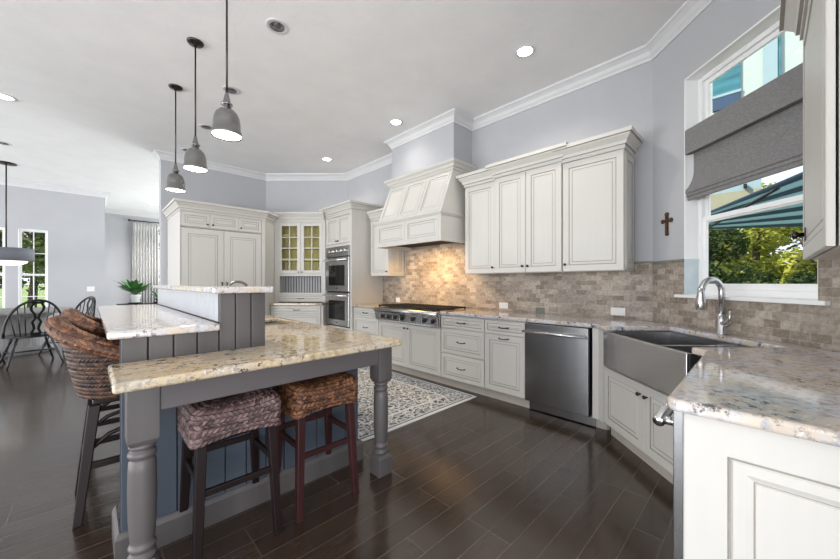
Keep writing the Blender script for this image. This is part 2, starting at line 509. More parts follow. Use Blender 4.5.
        s.f.append([b+L, b+L+1, b+L+2, b+L+3]); s.m.append(mats[-1]); s.s.append(False)
        s.f.append([b+3, b+2, b+1, b]); s.m.append(mats[0]); s.s.append(False)
        return s
    def build(s, name, mats, parent=None, world=False, bevel=0.0, seg=2, base=None, fix=True):
        me = bpy.data.meshes.new(name)
        vs = s.v
        if parent is not None and world:
            inv = TM[root_of(parent).name].inverted()
            vs = [tuple(inv @ Vector(p)) for p in vs]
        if base is not None:
            vs = [(p[0]-base[0], p[1]-base[1], p[2]-base[2]) for p in vs]
        me.from_pydata(vs, [], s.f)
        if isinstance(mats, str): mats = [mats]
        for k in mats: me.materials.append(M[k])
        for p, k, sm in zip(me.polygons, s.m, s.s):
            p.material_index = k; p.use_smooth = sm
        if s.uv is not None:
            ul = me.uv_layers.new(name='UVMap')
            for lp in me.loops: ul.data[lp.index].uv = s.uv[lp.vertex_index]
        me.update()
        if fix:
            bm = bmesh.new(); bm.from_mesh(me)
            bmesh.ops.recalc_face_normals(bm, faces=bm.faces)
            bm.to_mesh(me); bm.free()
        o = bpy.data.objects.new(name, me)
        COL.objects.link(o)
        if parent is not None: o.parent = parent
        if base is not None: o.location = base
        if bevel:
            bv = o.modifiers.new('bevel', 'BEVEL'); bv.width = bevel; bv.segments = seg
            bv.limit_method = 'ANGLE'; bv.angle_limit = math.radians(40)
        return o

def root_of(o):
    while o.parent is not None: o = o.parent
    return o

def tag(o, label=None, cat=None, group=None, kind=None):
    if label: o['label'] = label
    if cat: o['category'] = cat
    if group: o['group'] = group
    if kind: o['kind'] = kind
    return o

def thing(name, label, cat, loc=(0, 0, 0), rz=0.0, group=None):
    o = bpy.data.objects.new(name, None)
    COL.objects.link(o)
    o.empty_display_size = 0.05
    o.location = loc; o.rotation_euler = (0, 0, rz)
    TM[o.name] = Matrix.Translation(loc) @ Matrix.Rotation(rz, 4, 'Z')
    return tag(o, label, cat, group)

def single(name, mb, mats, label, cat, base, group=None, **kw):
    return tag(mb.build(name, mats, None, base=base, **kw), label, cat, group)

def copy_thing(src, loc, rz=None, label=None):
    r = src.copy(); COL.objects.link(r); r.location = loc
    if rz is not None: r.rotation_euler = (0, 0, rz)
    if label: r['label'] = label
    TM[r.name] = Matrix.Translation(loc) @ Matrix.Rotation(r.rotation_euler[2], 4, 'Z')
    for ch in list(src.children):
        c = ch.copy(); COL.objects.link(c); c.parent = r
        for g in list(ch.children):
            d = g.copy(); COL.objects.link(d); d.parent = c
    return r

def structure(name, mb, mats, parent=None, base=None, rz=None, **kw):
    o = mb.build(name, mats, parent, base=base, **kw)
    if rz is not None: o.rotation_euler = (0, 0, rz)
    if parent is None: o['kind'] = 'structure'
    return o

R90, R135, R45, R180 = -PI/2, -3*PI/4, -PI/4, PI
S2 = math.sqrt(2)

# ------------------------------------------------------------------ the room shell
CEIL = 3.43
XW = 3.70                                         # range wall
structure('floor', MB().box(-7.0, 4.2, -1.6, 13.9, -0.12, 0.0), 'floor')
structure('ceiling', MB().box(-7.0, 4.2, -3.2, 13.9, CEIL, CEIL+0.15), 'ceil')
structure('wall_back', MB().box(XW, XW+0.18, 0.70, 5.86, 0, CEIL), 'wall')            # behind the range
structure('wall_corner', MB().prism([(3.70, 5.82), (3.88, 5.90), (2.62, 7.16), (2.53, 6.99)], 0, CEIL), 'wall')
structure('wall_fridge', MB().box(0.85, 2.60, 6.99, 7.17, 0, CEIL), 'wall')
structure('wall_right', MB().box(0.95, 2.62, -0.64, -0.46, 0, CEIL), 'wall')
structure('wall_dining', MB().box(-6.9, -1.68, 11.1, 11.3, 0, CEIL).box(-1.25, -1.076, 11.1, 11.3, 0, CEIL).box(-0.65, 0.275, 11.1, 11.3, 0, CEIL)
          .box(-1.68, -1.25, 11.1, 11.3, 0, 0.45).box(-1.68, -1.25, 11.1, 11.3, 2.42, CEIL)
          .box(-1.076, -0.65, 11.1, 11.3, 0, 0.45).box(-1.076, -0.65, 11.1, 11.3, 2.42, CEIL).box(0.10, 0.275, 11.3, 13.5, 0, CEIL), 'wall')
structure('wall_far', MB().box(0.15, 1.30, 13.5, 13.68, 0, CEIL).box(2.30, 4.1, 13.5, 13.68, 0, CEIL)
          .box(1.30, 2.30, 13.5, 13.68, 3.05, CEIL).box(1.30, 2.30, 13.5, 13.68, 0, 0.3), 'wall')
# window wall: own frame, x along the wall to the right, y outward
WO = (3.438, 0.459, 0.0)
WW, WZ0, WZ1 = 0.937, 1.165, 2.905
wm = MB()
wm.box(-0.37, 0, 0, 0.16, 0, CEIL).box(WW, 1.30, 0, 0.16, 0, CEIL).box(0, WW, 0, 0.16, 0, WZ0).box(0, WW, 0, 0.16, WZ1, CEIL)
structure('wall_window', wm, 'wall', base=(0, 0, 0), rz=R135).location = WO
# hood chase above the range hood
structure('wall_hood', MB().box(3.32, XW, 2.775, 4.0, 2.79, CEIL), 'wall')

CROWN = [(0, CEIL-0.125), (0.012, CEIL-0.125), (0.016, CEIL-0.100), (0.030, CEIL-0.085), (0.045, CEIL-0.055), (0.075, CEIL-0.030),
         (0.088, CEIL-0.024), (0.092, CEIL-0.002), (0, CEIL-0.002)]
structure('trim_1', MB().sweep([(0.95, -0.46), (2.519, -0.46), (3.70, 0.721), (XW, 2.775), (3.32, 2.775), (3.32, 4.0), (XW, 4.0), (XW, 5.82), (2.53, 6.99), (0.85, 6.99), (0.85, 7.17)], CROWN, -1), 'trim')
structure('trim_2', MB().sweep([(-6.9, 11.1), (0.275, 11.1), (0.275, 13.5), (4.1, 13.5)], CROWN, 1), 'trim')
BB = [(0, 0), (0.018, 0), (0.018, 0.11), (0.010, 0.13), (0, 0.13)]
structure('baseboard_dining', MB().sweep([(-6.9, 11.1), (0.275, 11.1), (0.275, 13.5), (4.1, 13.5)], BB, 1), 'trim')

# backsplash (range wall, own frame: x to the right along the wall)
bs = MB()
bs.box(0, 0.60, -0.010, 0, 0.914, 1.40).box(0.60, 2.05, -0.010, 0, 0.85, 2.02).box(2.05, 3.985, -0.010, 0, 0.914, 1.44)
structure('backsplash_range', bs, 'tile', base=(0, 0, 0), rz=R90).location = (XW, 4.70, 0)
bw = MB()
bw.box(-0.363, 0, -0.010, 0, 0.914, 1.43).box(0, WW, -0.010, 0, 0.914, 1.150).box(WW, 1.30, -0.010, 0, 0.914, 1.75)
structure('backsplash_window', bw, 'tile', base=(0, 0, 0), rz=R135).location = WO
structure('backsplash_side', MB().box(0, 1.56, -0.010, 0, 0.914, 1.75), 'tile', base=(0, 0, 0), rz=R180).location = (2.51, -0.46, 0)
structure('trim_3', MB().box(-0.365, 0.0, -0.016, 0.0, 1.43, 1.455), 'liner', base=(0, 0, 0), rz=R135).location = WO
structure('trim_4', MB().box(0, 0.15, -0.016, 0.0, 1.44, 1.462), 'liner', base=(0, 0, 0), rz=R90).location = (XW, 0.868, 0)

# kitchen window
def pane_win(name, loc, rz, w, z0, z1, depth, grid=None, sash=True, casing=0.0, tile=False, sill=False, fw=0.045, g=0.035):
    t = bpy.data.objects.new(name, None); COL.objects.link(t); t['kind'] = 'structure'
    t.location = loc; t.rotation_euler = (0, 0, rz)
    fr = MB()
    y0, y1 = depth, depth+0.05
    fr.box(0, fw, y0, y1, z0, z1).box(w-fw, w, y0, y1, z0, z1).box(fw, w-fw, y0, y1, z0, z0+fw).box(fw, w-fw, y0, y1, z1-fw, z1)
    fr.build('window_frame', 'wtrim', t, bevel=0.004)
    # reveal lining
    rv = MB()
    rv.box(0, 0.012, 0.001, y0, z0, z1).box(w-0.012, w, 0.001, y0, z0, z1).box(0, w, 0.001, y0, z1-0.012, z1)
    rv.build('window_jamb', 'wtrim', t)
    if tile:
        MB().box(0.001, 0.016, 0.0005, y0, z0, 1.43).box(0.001, 0.022, 0.0005, y0, 1.43, 1.452).build('jamb_tile', 'revealtile', t)
    zm = (z0+z1)*0.5 if sash is True else sash
    for nm, a, b, yy in (('upper_sash', zm-0.02, z1-fw, y0+0.022), ('lower_sash', z0+fw, zm+0.025, y0+0.004)):
        sm = MB(); x0, x1 = fw, w-fw
        sm.box(x0, x0+g, yy, yy+0.022, a, b).box(x1-g, x1, yy, yy+0.022, a, b)
        sm.box(x0+g, x1-g, yy, yy+0.022, a, a+0.045).box(x0+g, x1-g, yy, yy+0.022, b-g, b)
        if grid:
            sm.box(w/2-0.009, w/2+0.009, yy+0.004, yy+0.018, a, b)
            for q in range(1, grid):
                zq = a+(b-a)*q/grid
                sm.box(x0, x1, yy+0.004, yy+0.018, zq-0.009, zq+0.009)
        so = sm.build(nm, 'wtrim', t, bevel=0.003)
        MB().box(x0+g-0.004, x1-g+0.004, yy+0.009, yy+0.012, a+0.04, b-g+0.004).build('pane', 'glass', so)
    if casing:
        cs = MB(); c = casing
        cs.box(-c, 0, -0.018, 0, z0-c, z1+c).box(w, w+c, -0.018, 0, z0-c, z1+c).box(0, w, -0.018, 0, z1, z1+c).box(0, w, -0.018, 0, z0-c, z0)
        cs.build('casing', 'wtrim', t, bevel=0.003)
    if sill:
        MB().box(-0.055, w+0.055, -0.040, 0.0, z0-0.022, z0+0.002).box(0.0005, w-0.0005, 0.0, y0, z0-0.002, z0+0.004).build('sill', 'wtrim', t, bevel=0.005)
    return t
pane_win('window_1', WO, R135, WW, WZ0, WZ1, 0.105, sash=1.755, tile=True, sill=True)
pane_win('window_2', (-1.076, 11.1, 0), 0, 0.426, 0.45, 2.42, 0.06, grid=2, fw=0.022, g=0.024)
pane_win('window_3', (-1.68, 11.1, 0), 0, 0.43, 0.45, 2.42, 0.06, grid=2, fw=0.022, g=0.024)
pane_win('window_4', (1.30, 13.5, 0), 0, 1.0, 0.3, 3.05, 0.06, grid=3)

# ------------------------------------------------------------------ cabinet helpers (cabinet frame: x right, y into the wall, front at y = 0)
def door_mb(x0, x1, z0, z1, fr=0.058, y=0.0, t=0.020):
    mb = MB()
    mb.loops(x0, x1, z0, z1, [(0, y+t), (0, y+0.003), (0.003, y), (fr, y), (fr+0.003, y+0.006), (fr+0.006, y+0.006), (fr+0.010, y+0.003),
                              (fr+0.030, y+0.0015), (fr+0.032, y+0.004), (fr+0.035, y+0.004), (fr+0.037, y+0.0015)],
             [0, 0, 0, 1, 1, 0, 0, 1, 1, 0, 0])
    return mb

def knob(parent, x, z, y=0.0, mat='bronze', r=0.013):
    mb = MB()
    mb.lathe([(0.006, y), (0.006, y-0.012), (0.005, y-0.016), (r, y-0.019), (r*1.05, y-0.025), (r*0.7, y-0.030)], (x, 0, z), 'y', 14)
    return mb.build('knob', mat, parent)

def pull(parent, x, z, y=0.0, w=0.11, mat='bronze'):
    pts = [(x-w/2, y+0.001, z), (x-w/2+0.004, y-0.018, z-0.001), (x-w*0.30, y-0.026, z-0.004), (x, y-0.029, z-0.006), (x+w*0.30, y-0.026, z-0.004),
           (x+w/2-0.004, y-0.018, z-0.001), (x+w/2, y+0.001, z)]
    mb = MB().tube(pts, [0.0065, 0.006, 0.005, 0.005, 0.005, 0.006, 0.0065], 8)
    return mb.build('handle', mat, parent)

def door(parent, x0, x1, z0, z1, k=None, h=None, fr=0.058, y=0.0, hw=0.11):
    d = door_mb(x0, x1, z0, z1, fr, y).build('door', ['cab', 'glaze'], parent)
    if k: knob(d, k[0], k[1], y)
    if h: pull(d, h[0], h[1], y, hw)
    return d

def drawer(parent, x0, x1, z0, z1, fr=0.030, y=0.0, hw=0.11):
    d = door_mb(x0, x1, z0, z1, fr, y).build('drawer', ['cab', 'glaze'], parent)
    pull(d, (x0+x1)/2, (z0+z1)/2+0.004, y, hw)
    return d

G_BASE = 'cream base cabinets along the range wall'
def base_cab(label, y_left, y_right, top=0.874):
    w = y_left - y_right
    t = thing('base_cabinet', label, 'cabinet', (3.08, y_left, 0), R90, G_BASE)
    MB().box(0.001, w-0.001, 0.0215, 0.60, 0.105, top).build('carcass', 'cab', t)
    MB().box(0.001, w-0.001, 0.085, 0.105, 0.0, 0.104).build('toe_kick', 'toe', t)
    return t, w

# range wall, left to right
t, w = base_cab('narrow cream drawer cabinet between the wall oven tower and the gas cooktop', 4.690, 4.025)
drawer(t, 0.006, w-0.006, 0.722, 0.862); drawer(t, 0.006, w-0.006, 0.42, 0.714, 0.045); drawer(t, 0.006, w-0.006, 0.115, 0.412, 0.045)
t, w = base_cab('cream two-door base cabinet under the gas cooktop', 4.022, 2.785, 0.712)
door(t, 0.006, w/2-0.0015, 0.115, 0.700, k=(w/2-0.035, 0.645)); door(t, w/2+0.0015, w-0.006, 0.115, 0.700, k=(w/2+0.035, 0.645))
t, w = base_cab('cream base cabinet with three stacked drawers right of the cooktop', 2.783, 2.143)
drawer(t, 0.006, w-0.006, 0.722, 0.862); drawer(t, 0.006, w-0.006, 0.420, 0.712, 0.045); drawer(t, 0.006, w-0.006, 0.115, 0.410, 0.045)
t, w = base_cab('cream base cabinet with one drawer over a tall door left of the dishwasher', 2.141, 1.659)
drawer(t, 0.006, w-0.006, 0.722, 0.862); door(t, 0.006, w-0.006, 0.115, 0.712, h=(w/2, 0.682))

# dishwasher
dw = thing('dishwasher', 'stainless steel dishwasher with a bar handle under the range wall counter', 'dishwasher', (3.08, 1.655, 0), R90)
MB().box(0.004, 0.598, 0.0, 0.57, 0.105, 0.868).build('tub', 'black', dw)
MB().box(0.006, 0.594, -0.028, 0.004, 0.115, 0.868).build('door', 'darksteel', dw, bevel=0.004)
hb = MB().tube([(0.005, -0.068, 0.792), (0.60, -0.068, 0.792)], 0.0125, 14)
for xx in (0.03, 0.572): hb.tube([(xx, -0.066, 0.792), (xx, -0.024, 0.792)], 0.010, 10)
hb.build('handle', 'steelh', dw)
MB().box(0.010, 0.62, 0.060, 0.085, 0.012, 0.104).build('toe_plate', 'darksteel', dw)

# sink base (45 degrees) and its filler post beside the dishwasher
SO = (3.03, 0.93, 0)
sb = thing('sink_base_cabinet', 'cream corner cabinet with two doors under the farmhouse sink', 'cabinet', SO, R135)
MB().box(0.0, 1.02, 0.0215, 0.60, 0.105, 0.60).build('carcass', 'cab', sb)
MB().box(-0.03, 1.04, 0.075, 0.10, 0.0, 0.104).build('toe_kick', 'toe', sb)
MB().prism([(3.08, 1.035), (3.08, 0.985), (3.03, 0.935), (3.45, 0.50), (3.65, 0.75), (3.65, 1.035)], 0.105, 0.874).build('filler_panel', 'cab', sb, world=True)
MB().prism([(3.17, 1.035), (3.17, 0.95), (3.19, 0.93), (3.22, 0.96), (3.22, 1.035)], 0, 0.104).build('filler_toe', 'toe', sb, world=True)
MB().box(0.0, 1.02, 0.0, 0.022, 0.580, 0.604).build('sink_rail', 'cab', sb, bevel=0.003)
door(sb, 0.004, 0.503, 0.115, 0.572, k=(0.47, 0.50)); door(sb, 0.507, 1.005, 0.115, 0.572, k=(0.54, 0.50))

# farmhouse sink: frame with x to the right, y into the counter
SKO = (3.22/2 + 1.01, 3.22/2 - 1.01, 0)           # k = 2.02 in the middle of the apron
sk = thing('farmhouse_sink', 'stainless steel apron-front double basin sink in the corner counter', 'sink', (SKO[0], SKO[1], 0.605), R135)
Hs = 0.425
ap = MB().box(-Hs, Hs, 0.0, 0.016, 0.0, 0.272)
ap.build('apron', 'steel', sk, bevel=0.006, seg=3)
bas = MB()
zt, zb, yb = 0.270, 0.045, 0.535
bas.box(-Hs, -Hs+0.022, 0.017, yb, zb, zt).box(Hs-0.022, Hs, 0.017, yb, zb, zt).box(-Hs+0.022, Hs-0.022, yb-0.02, yb, zb, zt)
bas.box(-Hs+0.022, Hs-0.022, 0.017, 0.035, zb, zt).box(-Hs, Hs, 0.017, yb, zb-0.012, zb)
bas.build('basin', 'steelh', sk)
MB().box(-0.008, 0.008, 0.036, yb-0.021, zb, zt-0.03).build('divider', 'steelh', sk, bevel=0.004)
for sx in (-0.21, 0.21):
    MB().lathe([(0.045, zb+0.001), (0.045, zb+0.004), (0.036, zb+0.005), (0.03, zb+0.002)], (sx, 0.27, 0), 'z', 20).build('drain', 'chrome', sk)

# faucet
FX, FY = 3.052, 0.205
fa = thing('kitchen_faucet', 'brushed steel gooseneck pull-down faucet behind the farmhouse sink', 'faucet', (FX, FY, 0.914), R135)
MB().lathe([(0.034, 0.0), (0.034, 0.006), (0.029, 0.012), (0.028, 0.10), (0.026, 0.105), (0.021, 0.14)], (0, 0, 0), 'z', 20).build('base', 'steel', fa)
nk = [(0, 0, 0.13), (0, 0, 0.285)]
for i in range(1, 15):
    a = PI*i/14*0.94
    nk.append((0, -0.068+0.068*math.cos(a), 0.285+0.085*math.sin(a)))
MB().tube(nk, 0.0185, 14).build('neck', 'steel', fa)
px_, py_, pz_ = nk[-1]
MB().lathe([(0.019, 0), (0.021, -0.035), (0.029, -0.085), (0.034, -0.135), (0.028, -0.144)], (px_, py_-0.004, pz_+0.01), 'z', 18).build('spray_head', 'steel', fa)
MB().tube([(0.015, -0.004, 0.075), (0.052, -0.014, 0.076), (0.078, -0.022, 0.088), (0.090, -0.026, 0.120), (0.092, -0.026, 0.165)], [0.020, 0.022, 0.016, 0.011, 0.007], 12).build('lever', 'steel', fa)

# peninsula: dishwasher seen edge-on and the end cabinet with its raised panel
pd = thing('dishwasher', 'second dishwasher in the peninsula, seen edge-on with its bar handle', 'dishwasher', (1.93, 0.175, 0), R180)
MB().box(0.0, 0.63, 0.0, 0.58, 0.105, 0.868).build('tub', 'black', pd)
MB().box(0.0, 0.63, -0.026, 0.001, 0.012, 0.868).build('door', 'darksteel', pd, bevel=0.003)
hb = MB().tube([(0.03, -0.068, 0.81), (0.60, -0.068, 0.81)], 0.018, 14)
for xx in (0.07, 0.575): hb.tube([(xx, -0.066, 0.81), (xx, -0.022, 0.81)], 0.014, 10)
hb.build('handle', 'chrome', pd)
pc = thing('peninsula_cabinet', 'cream end cabinet of the right-hand peninsula with a large raised panel', 'cabinet', (1.272, 0.172, 0), R90)
MB().box(0.0, 0.628, 0.0215, 0.028, 0.0, 0.874).build('carcass', 'cab', pc)
ep = MB().loops(0.0, 0.628, 0.0, 0.874, [(0, 0.021), (0, 0.003), (0.003, 0.0), (0.098, 0.0), (0.101, 0.006), (0.106, 0.006), (0.110, 0.002), (0.135, 0.001), (0.150, 0.009), (0.153, 0.009), (0.155, 0.004)],
                [0, 0, 0, 1, 1, 0, 0, 0, 1, 0, 0])
ep.build('end_panel', ['cab', 'glaze'], pc)
pc2 = thing('base_cabinet', 'cream corner base cabinet between the peninsula dishwasher and the sink', 'cabinet', (2.27, 0.175, 0), R180)
MB().box(0.0, 0.335, 0.02, 0.60, 0.105, 0.600).build('carcass', 'cab', pc2)
door(pc2, 0.02, 0.33, 0.115, 0.60)

# worktops
single('countertop', MB().box(3.05, 3.688, 4.026, 4.690, 0.876, 0.914), 'granite', 'short cream granite counter between the oven tower and the cooktop', 'countertop', (3.37, 4.36, 0.876), bevel=0.012, seg=3)
def SK(k, s): return ((s+k)/2, (s-k)/2)
a1, a2, a3, a4 = SK(2.045, 3.83), SK(2.765, 3.83), SK(2.765, 2.61), SK(2.045, 2.61)
front = SK(2.045, 0)
poly = [(3.688, 2.779), (3.05, 2.779), (3.05, 1.005), a1, a2, a3, a4, (0.213+2.045, 0.213), (1.275, 0.213), (1.252, 0.205), (1.243, 0.185), (1.243, -0.448), (2.512, -0.448), (3.688, 0.728)]
single('countertop', MB().prism(poly, 0.876, 0.914), 'granitew', 'long pale granite counter running from the cooktop past the sink to the peninsula', 'countertop', (3.0, 0.9, 0.876), bevel=0.012, seg=3)

# cooktop
ct = thing('cooktop', 'stainless gas cooktop with seven knobs and black grates under the hood', 'cooktop', (3.02, 4.018, 0.716), R90)
cw = 1.234
MB().box(0.0, cw, 0.02, 0.655, 0.0, 0.190).build('body', 'steelh', ct)
cp = MB()
cp.add([(0, 0.0, 0.018), (cw, 0.0, 0.018), (cw, 0.0, 0.020), (cw, -0.018, 0.130), (0, -0.018, 0.130), (0, 0, 0.02), (0, 0.03, 0.018), (cw, 0.03, 0.018), (cw, 0.03, 0.13), (0, 0.03, 0.13)],
       [(0, 1, 2, 5), (5, 2, 3, 4), (4, 3, 8, 9), (0, 6, 7, 1), (6, 9, 8, 7), (0, 5, 4, 9, 6), (1, 7, 8, 3, 2)])
cp.build('control_panel', 'steelh', ct)
MB().tube([(0.0, -0.012, 0.160), (cw, -0.012, 0.160)], 0.030, 16).build('bullnose', 'steelh', ct)
for q, yk in enumerate((3.842, 3.706, 3.564, 3.419, 3.212, 3.001, 2.854)):
    kb = MB().lathe([(0.032, 0.0), (0.033, -0.008), (0.026, -0.012), (0.024, -0.040), (0.020, -0.045)], (4.018-yk, -0.006, 0.073), 'y', 18).build('knob', 'black', ct)
    MB().box(4.018-yk-0.006, 4.018-yk+0.006, -0.056, -0.020, 0.052, 0.094).build('grip', 'steel', kb, bevel=0.003)
MB().box(0.565, 0.665, -0.021, -0.012, 0.098, 0.118).build('badge', 'black', ct)
for gx in range(4):
    x0 = 0.02+gx*(cw-0.04)/4; x1 = x0+(cw-0.04)/4-0.008
    gm = MB()
    for q in range(5):
        xx = x0+0.012+(x1-x0-0.024)*q/4
        gm.box(xx-0.006, xx+0.006, 0.035, 0.600, 0.208, 0.226)
    for yy in (0.035, 0.21, 0.39, 0.588): gm.box(x0, x1, yy, yy+0.013, 0.206, 0.224)
    for xx in (x0+0.008, x1-0.02):
        for yy in (0.04, 0.58): gm.box(xx, xx+0.012, yy, yy+0.012, 0.19, 0.21)
    gm.build('grate', 'iron', ct)
    for yy in (0.17, 0.46):
        MB().lathe([(0.052, 0.190), (0.052, 0.198), (0.034, 0.201), (0.034, 0.209)], ((x0+x1)/2, yy, 0), 'z', 18).build('burner', 'iron', ct)

# ------------------------------------------------------------------ range hood
hd = thing('range_hood', 'cream panelled wooden range hood above the cooktop', 'range hood', (3.03, 4.0, 1.775), R90)
HW = 1.265                                        # 2.735 .. 4.0
zb0, zb1 = 0.0, 0.325
bx = MB()
bx.box(0, HW, 0.0, 0.02, zb0, zb1).box(0, 0.02, 0.02, 0.668, zb0, zb1).box(HW-0.02, HW, 0.02, 0.668, zb0, zb1).box(0.02, HW-0.02, 0.02, 0.66, 0.06, 0.08)
bx.build('lower_box', 'cab', hd)
MB().sweep([(0, 0.668), (0, 0), (HW, 0), (HW, 0.668)], [(0, 0), (0.012, 0), (0.012, 0.018), (0, 0.024)], 1).build('bottom_bead', 'cab', hd)
for xa, xb in ((0.035, HW*0.5-0.018), (HW*0.5+0.018, HW-0.035)):
    door_mb(xa, xb, 0.040, 0.300, 0.030, -0.008, 0.008).build('lower_panel', ['cab', 'glaze'], hd)
MB().sweep([(0, 0.668), (0, 0), (HW, 0), (HW, 0.668)], [(0, 0.318), (0.010, 0.318), (0.022, 0.336), (0.030, 0.345), (0.030, 0.357), (0, 0.366)], 1).build('mid_moulding', 'cab', hd)
# sloping upper part
zs0, zs1 = 0.362, 0.925
y0s, y1s = 0.015, 0.245
sl = MB()
sl.add([(0.012, y0s, zs0), (HW-0.012, y0s, zs0), (HW-0.012, y1s, zs1), (0.012, y1s, zs1), (0.012, 0.668, zs0), (HW-0.012, 0.668, zs0), (HW-0.012, 0.668, zs1), (0.012, 0.668, zs1)],
       [(0, 1, 2, 3), (1, 5, 6, 2), (4, 0, 3, 7), (3, 2, 6, 7), (0, 4, 5, 1), (4, 7, 6, 5)])
sl.build('sloped_body', 'cab', hd)
slope = math.atan2(y1s-y0s, zs1-zs0); Ls = math.hypot(y1s-y0s, zs1-zs0)
cs_, sn_ = math.cos(slope), math.sin(slope)
for i in range(3):
    xa = 0.012+0.03+i*(HW-0.024-0.03)/3; xb = xa+(HW-0.024-0.03)/3-0.03
    pm = door_mb(xa, xb, 0.03, Ls-0.05, 0.028, -0.008, 0.008)
    pm.v = [(x, y0s + z*sn_ + y*cs_, zs0 + z*cs_ - y*sn_) for x, y, z in pm.v]
    pm.build('sloped_panel', ['cab', 'glaze'], hd)
cz = zs1-0.005
MB().sweep([(0.012, 0.668), (0.012, y1s), (HW-0.012, y1s), (HW-0.012, 0.668)],
           [(0, cz), (0.012, cz), (0.014, cz+0.022), (0.034, cz+0.036), (0.040, cz+0.058), (0.066, cz+0.082), (0.072, cz+0.105), (0, cz+0.105)], 1).build('crown', 'cab', hd)
fl = MB()
for q in range(24): fl.box(0.06+q*0.048, 0.085+q*0.048, 0.05, 0.62, 0.045, 0.06)
fl.build('baffle_filter', 'iron', hd)
hl = bpy.data.lights.new('hood_lamp', 'AREA'); hl.shape = 'RECTANGLE'; hl.size = 0.9; hl.size_y = 0.42; hl.energy = HOOD_W; hl.color = (1.0, 0.60, 0.22)
ho = bpy.data.objects.new('hood_lamp', hl); COL.objects.link(ho); ho.parent = hd; ho.location = (HW/2, 0.24, 0.030); ho.rotation_euler = (math.radians(24), 0, 0); hl.spread = math.radians(140)

# ------------------------------------------------------------------ upper cabinets
def crown_prof(z, s=1.0):
    return [(0, z), (0.010*s, z), (0.010*s, z+0.032), (0.022*s, z+0.036), (0.028*s, z+0.062), (0.060*s, z+0.102), (0.062*s, z+0.112), (0.078*s, z+0.116), (0.078*s, z+0.15), (0, z+0.15)]
G_UP = 'cream wall cabinets along the range wall'
def upper(label, y_left, y_right, x_front, z0, z1, doors, crown_path, cz, knobs, endp=False):
    w = y_left-y_right
    t = thing('wall_cabinet', label, 'cabinet', (x_front, y_left, z0), R90, G_UP)
    d = XW-0.012-x_front
    MB().box(0, w, 0.0205, d, 0, z1-z0).build('carcass', 'cab', t)
    xs = [w*i/doors for i in range(doors+1)]
    for i in range(doors):
        a, b = xs[i]+0.0025, xs[i+1]-0.0025
        dd = door_mb(a, b, 0.004, z1-z0-0.004, 0.058).build('door', ['cab', 'glaze'], t)
        for kk, side in knobs:
            if kk == i: knob(dd, (a+0.028) if side == 'l' else (b-0.028), 0.070)
    MB().sweep(crown_path(w, d), crown_prof(cz-z0), 1, accents=(2, 6)).build('crown', ['cab', 'glaze'], t)
    return t, w, d
zU = 1.372
t, w, d = upper('cream wall cabinet tucked between the oven tower and the range hood', 4.612, 4.14, 3.36, zU, 2.285, 1, lambda w, d: [(0, 0.0), (w, 0.0), (w, d)], 2.285, [(0, 'r')])
sp = door_mb(0.02, 0.30, 0.02, 0.90, 0.055, 0, 0.008)
sp.v = [(w+0.008-y, x+0.02, z) for x, y, z in sp.v]
sp.build('side_panel', ['cab', 'glaze'], t)
upper('single-door cream wall cabinet just right of the range hood', 2.640, 2.196, 3.375, zU, 2.452, 1, lambda w, d: [(0, d), (0, 0), (w, 0)], 2.452, [(0, 'r')])
upper('cream wall cabinet with two doors in the middle of the right-hand uppers', 2.194, 1.418, 3.36, zU, 2.470, 2, lambda w, d: [(0, d), (0, 0), (w, 0), (w, d)], 2.472, [(0, 'r'), (1, 'l')])
t, w, d = upper('wide single-door cream wall cabinet at the right end beside the window wall', 1.414, 0.872, 3.375, zU, 2.452, 1, lambda w, d: [(0, d*0.3), (0, 0), (w, 0), (w, d)], 2.452, [(0, 'l')])
sp = door_mb(0.02, 0.28, 0.02, 1.05, 0.050, 0, 0.008)
sp.v = [(w+0.008-y, x+0.02, z) for x, y, z in sp.v]
sp.build('side_panel', ['cab', 'glaze'], t)

# upper cabinet on the right-hand wall, in front of the window edge
t = thing('wall_cabinet', 'cream wall cabinet at the right picture edge beside the window', 'cabinet', (2.50, -0.129, zU), R180)
MB().prism([(0.0, 0.026), (0.90, 0.026), (0.90, 0.325), (0.0, 0.325)], 0, 1.08).build('carcass', 'cab', t)
dd = door_mb(0.003, 0.898, 0.0, 1.08, 0.060, 0, 0.019).build('door', ['cab', 'glaze'], t)
kb = MB().box(0.14, 0.18, -0.004, 0.0, 0.08, 0.14).lathe([(0.010, -0.002), (0.009, -0.022), (0.019, -0.028), (0.020, -0.038), (0.012, -0.043)], (0.16, 0, 0.11), 'y', 14).build('knob', 'bronze', dd)
MB().sweep([(0, 0.30), (0, 0.0), (0.90, 0.0), (0.90, 0.32)], crown_prof(1.085), 1, accents=(2, 6)).build('crown', ['cab', 'glaze'], t)

# ------------------------------------------------------------------ oven tower
tw = thing('oven_tower_cabinet', 'tall cream cabinet housing the double wall oven', 'cabinet', (3.045, 5.545, 0), R90)
wT = 5.545-4.694
bm_ = MB()
bm_.box(0, 0.055, 0.0, 0.60, 0, 2.435).box(wT-0.045, wT, 0.0, 0.64, 0, 2.435).box(0.055, wT-0.045, 0.0, 0.60, 1.885, 1.925).box(0.055, wT-0.045, 0.03, 0.60, 1.925, 2.435)
bm_.box(0.055, wT-0.045, 0.0, 0.60, 0.10, 0.515).box(0.055, wT-0.045, 0.58, 0.60, 0.5, 1.9)
bm_.box(0.055, wT-0.045, 0.0, 0.03, 2.40, 2.435)
bm_.build('carcass', 'cab', tw)
mx_ = (0.055+wT-0.045)/2
for a, b, kx in ((0.058, mx_-0.0015, mx_-0.03), (mx_+0.0015, wT-0.048, mx_+0.03)):
    dd = door_mb(a, b, 1.935, 2.392, 0.05, -0.002).build('door', ['cab', 'glaze'], tw)
    knob(dd, kx, 1.975, -0.002)
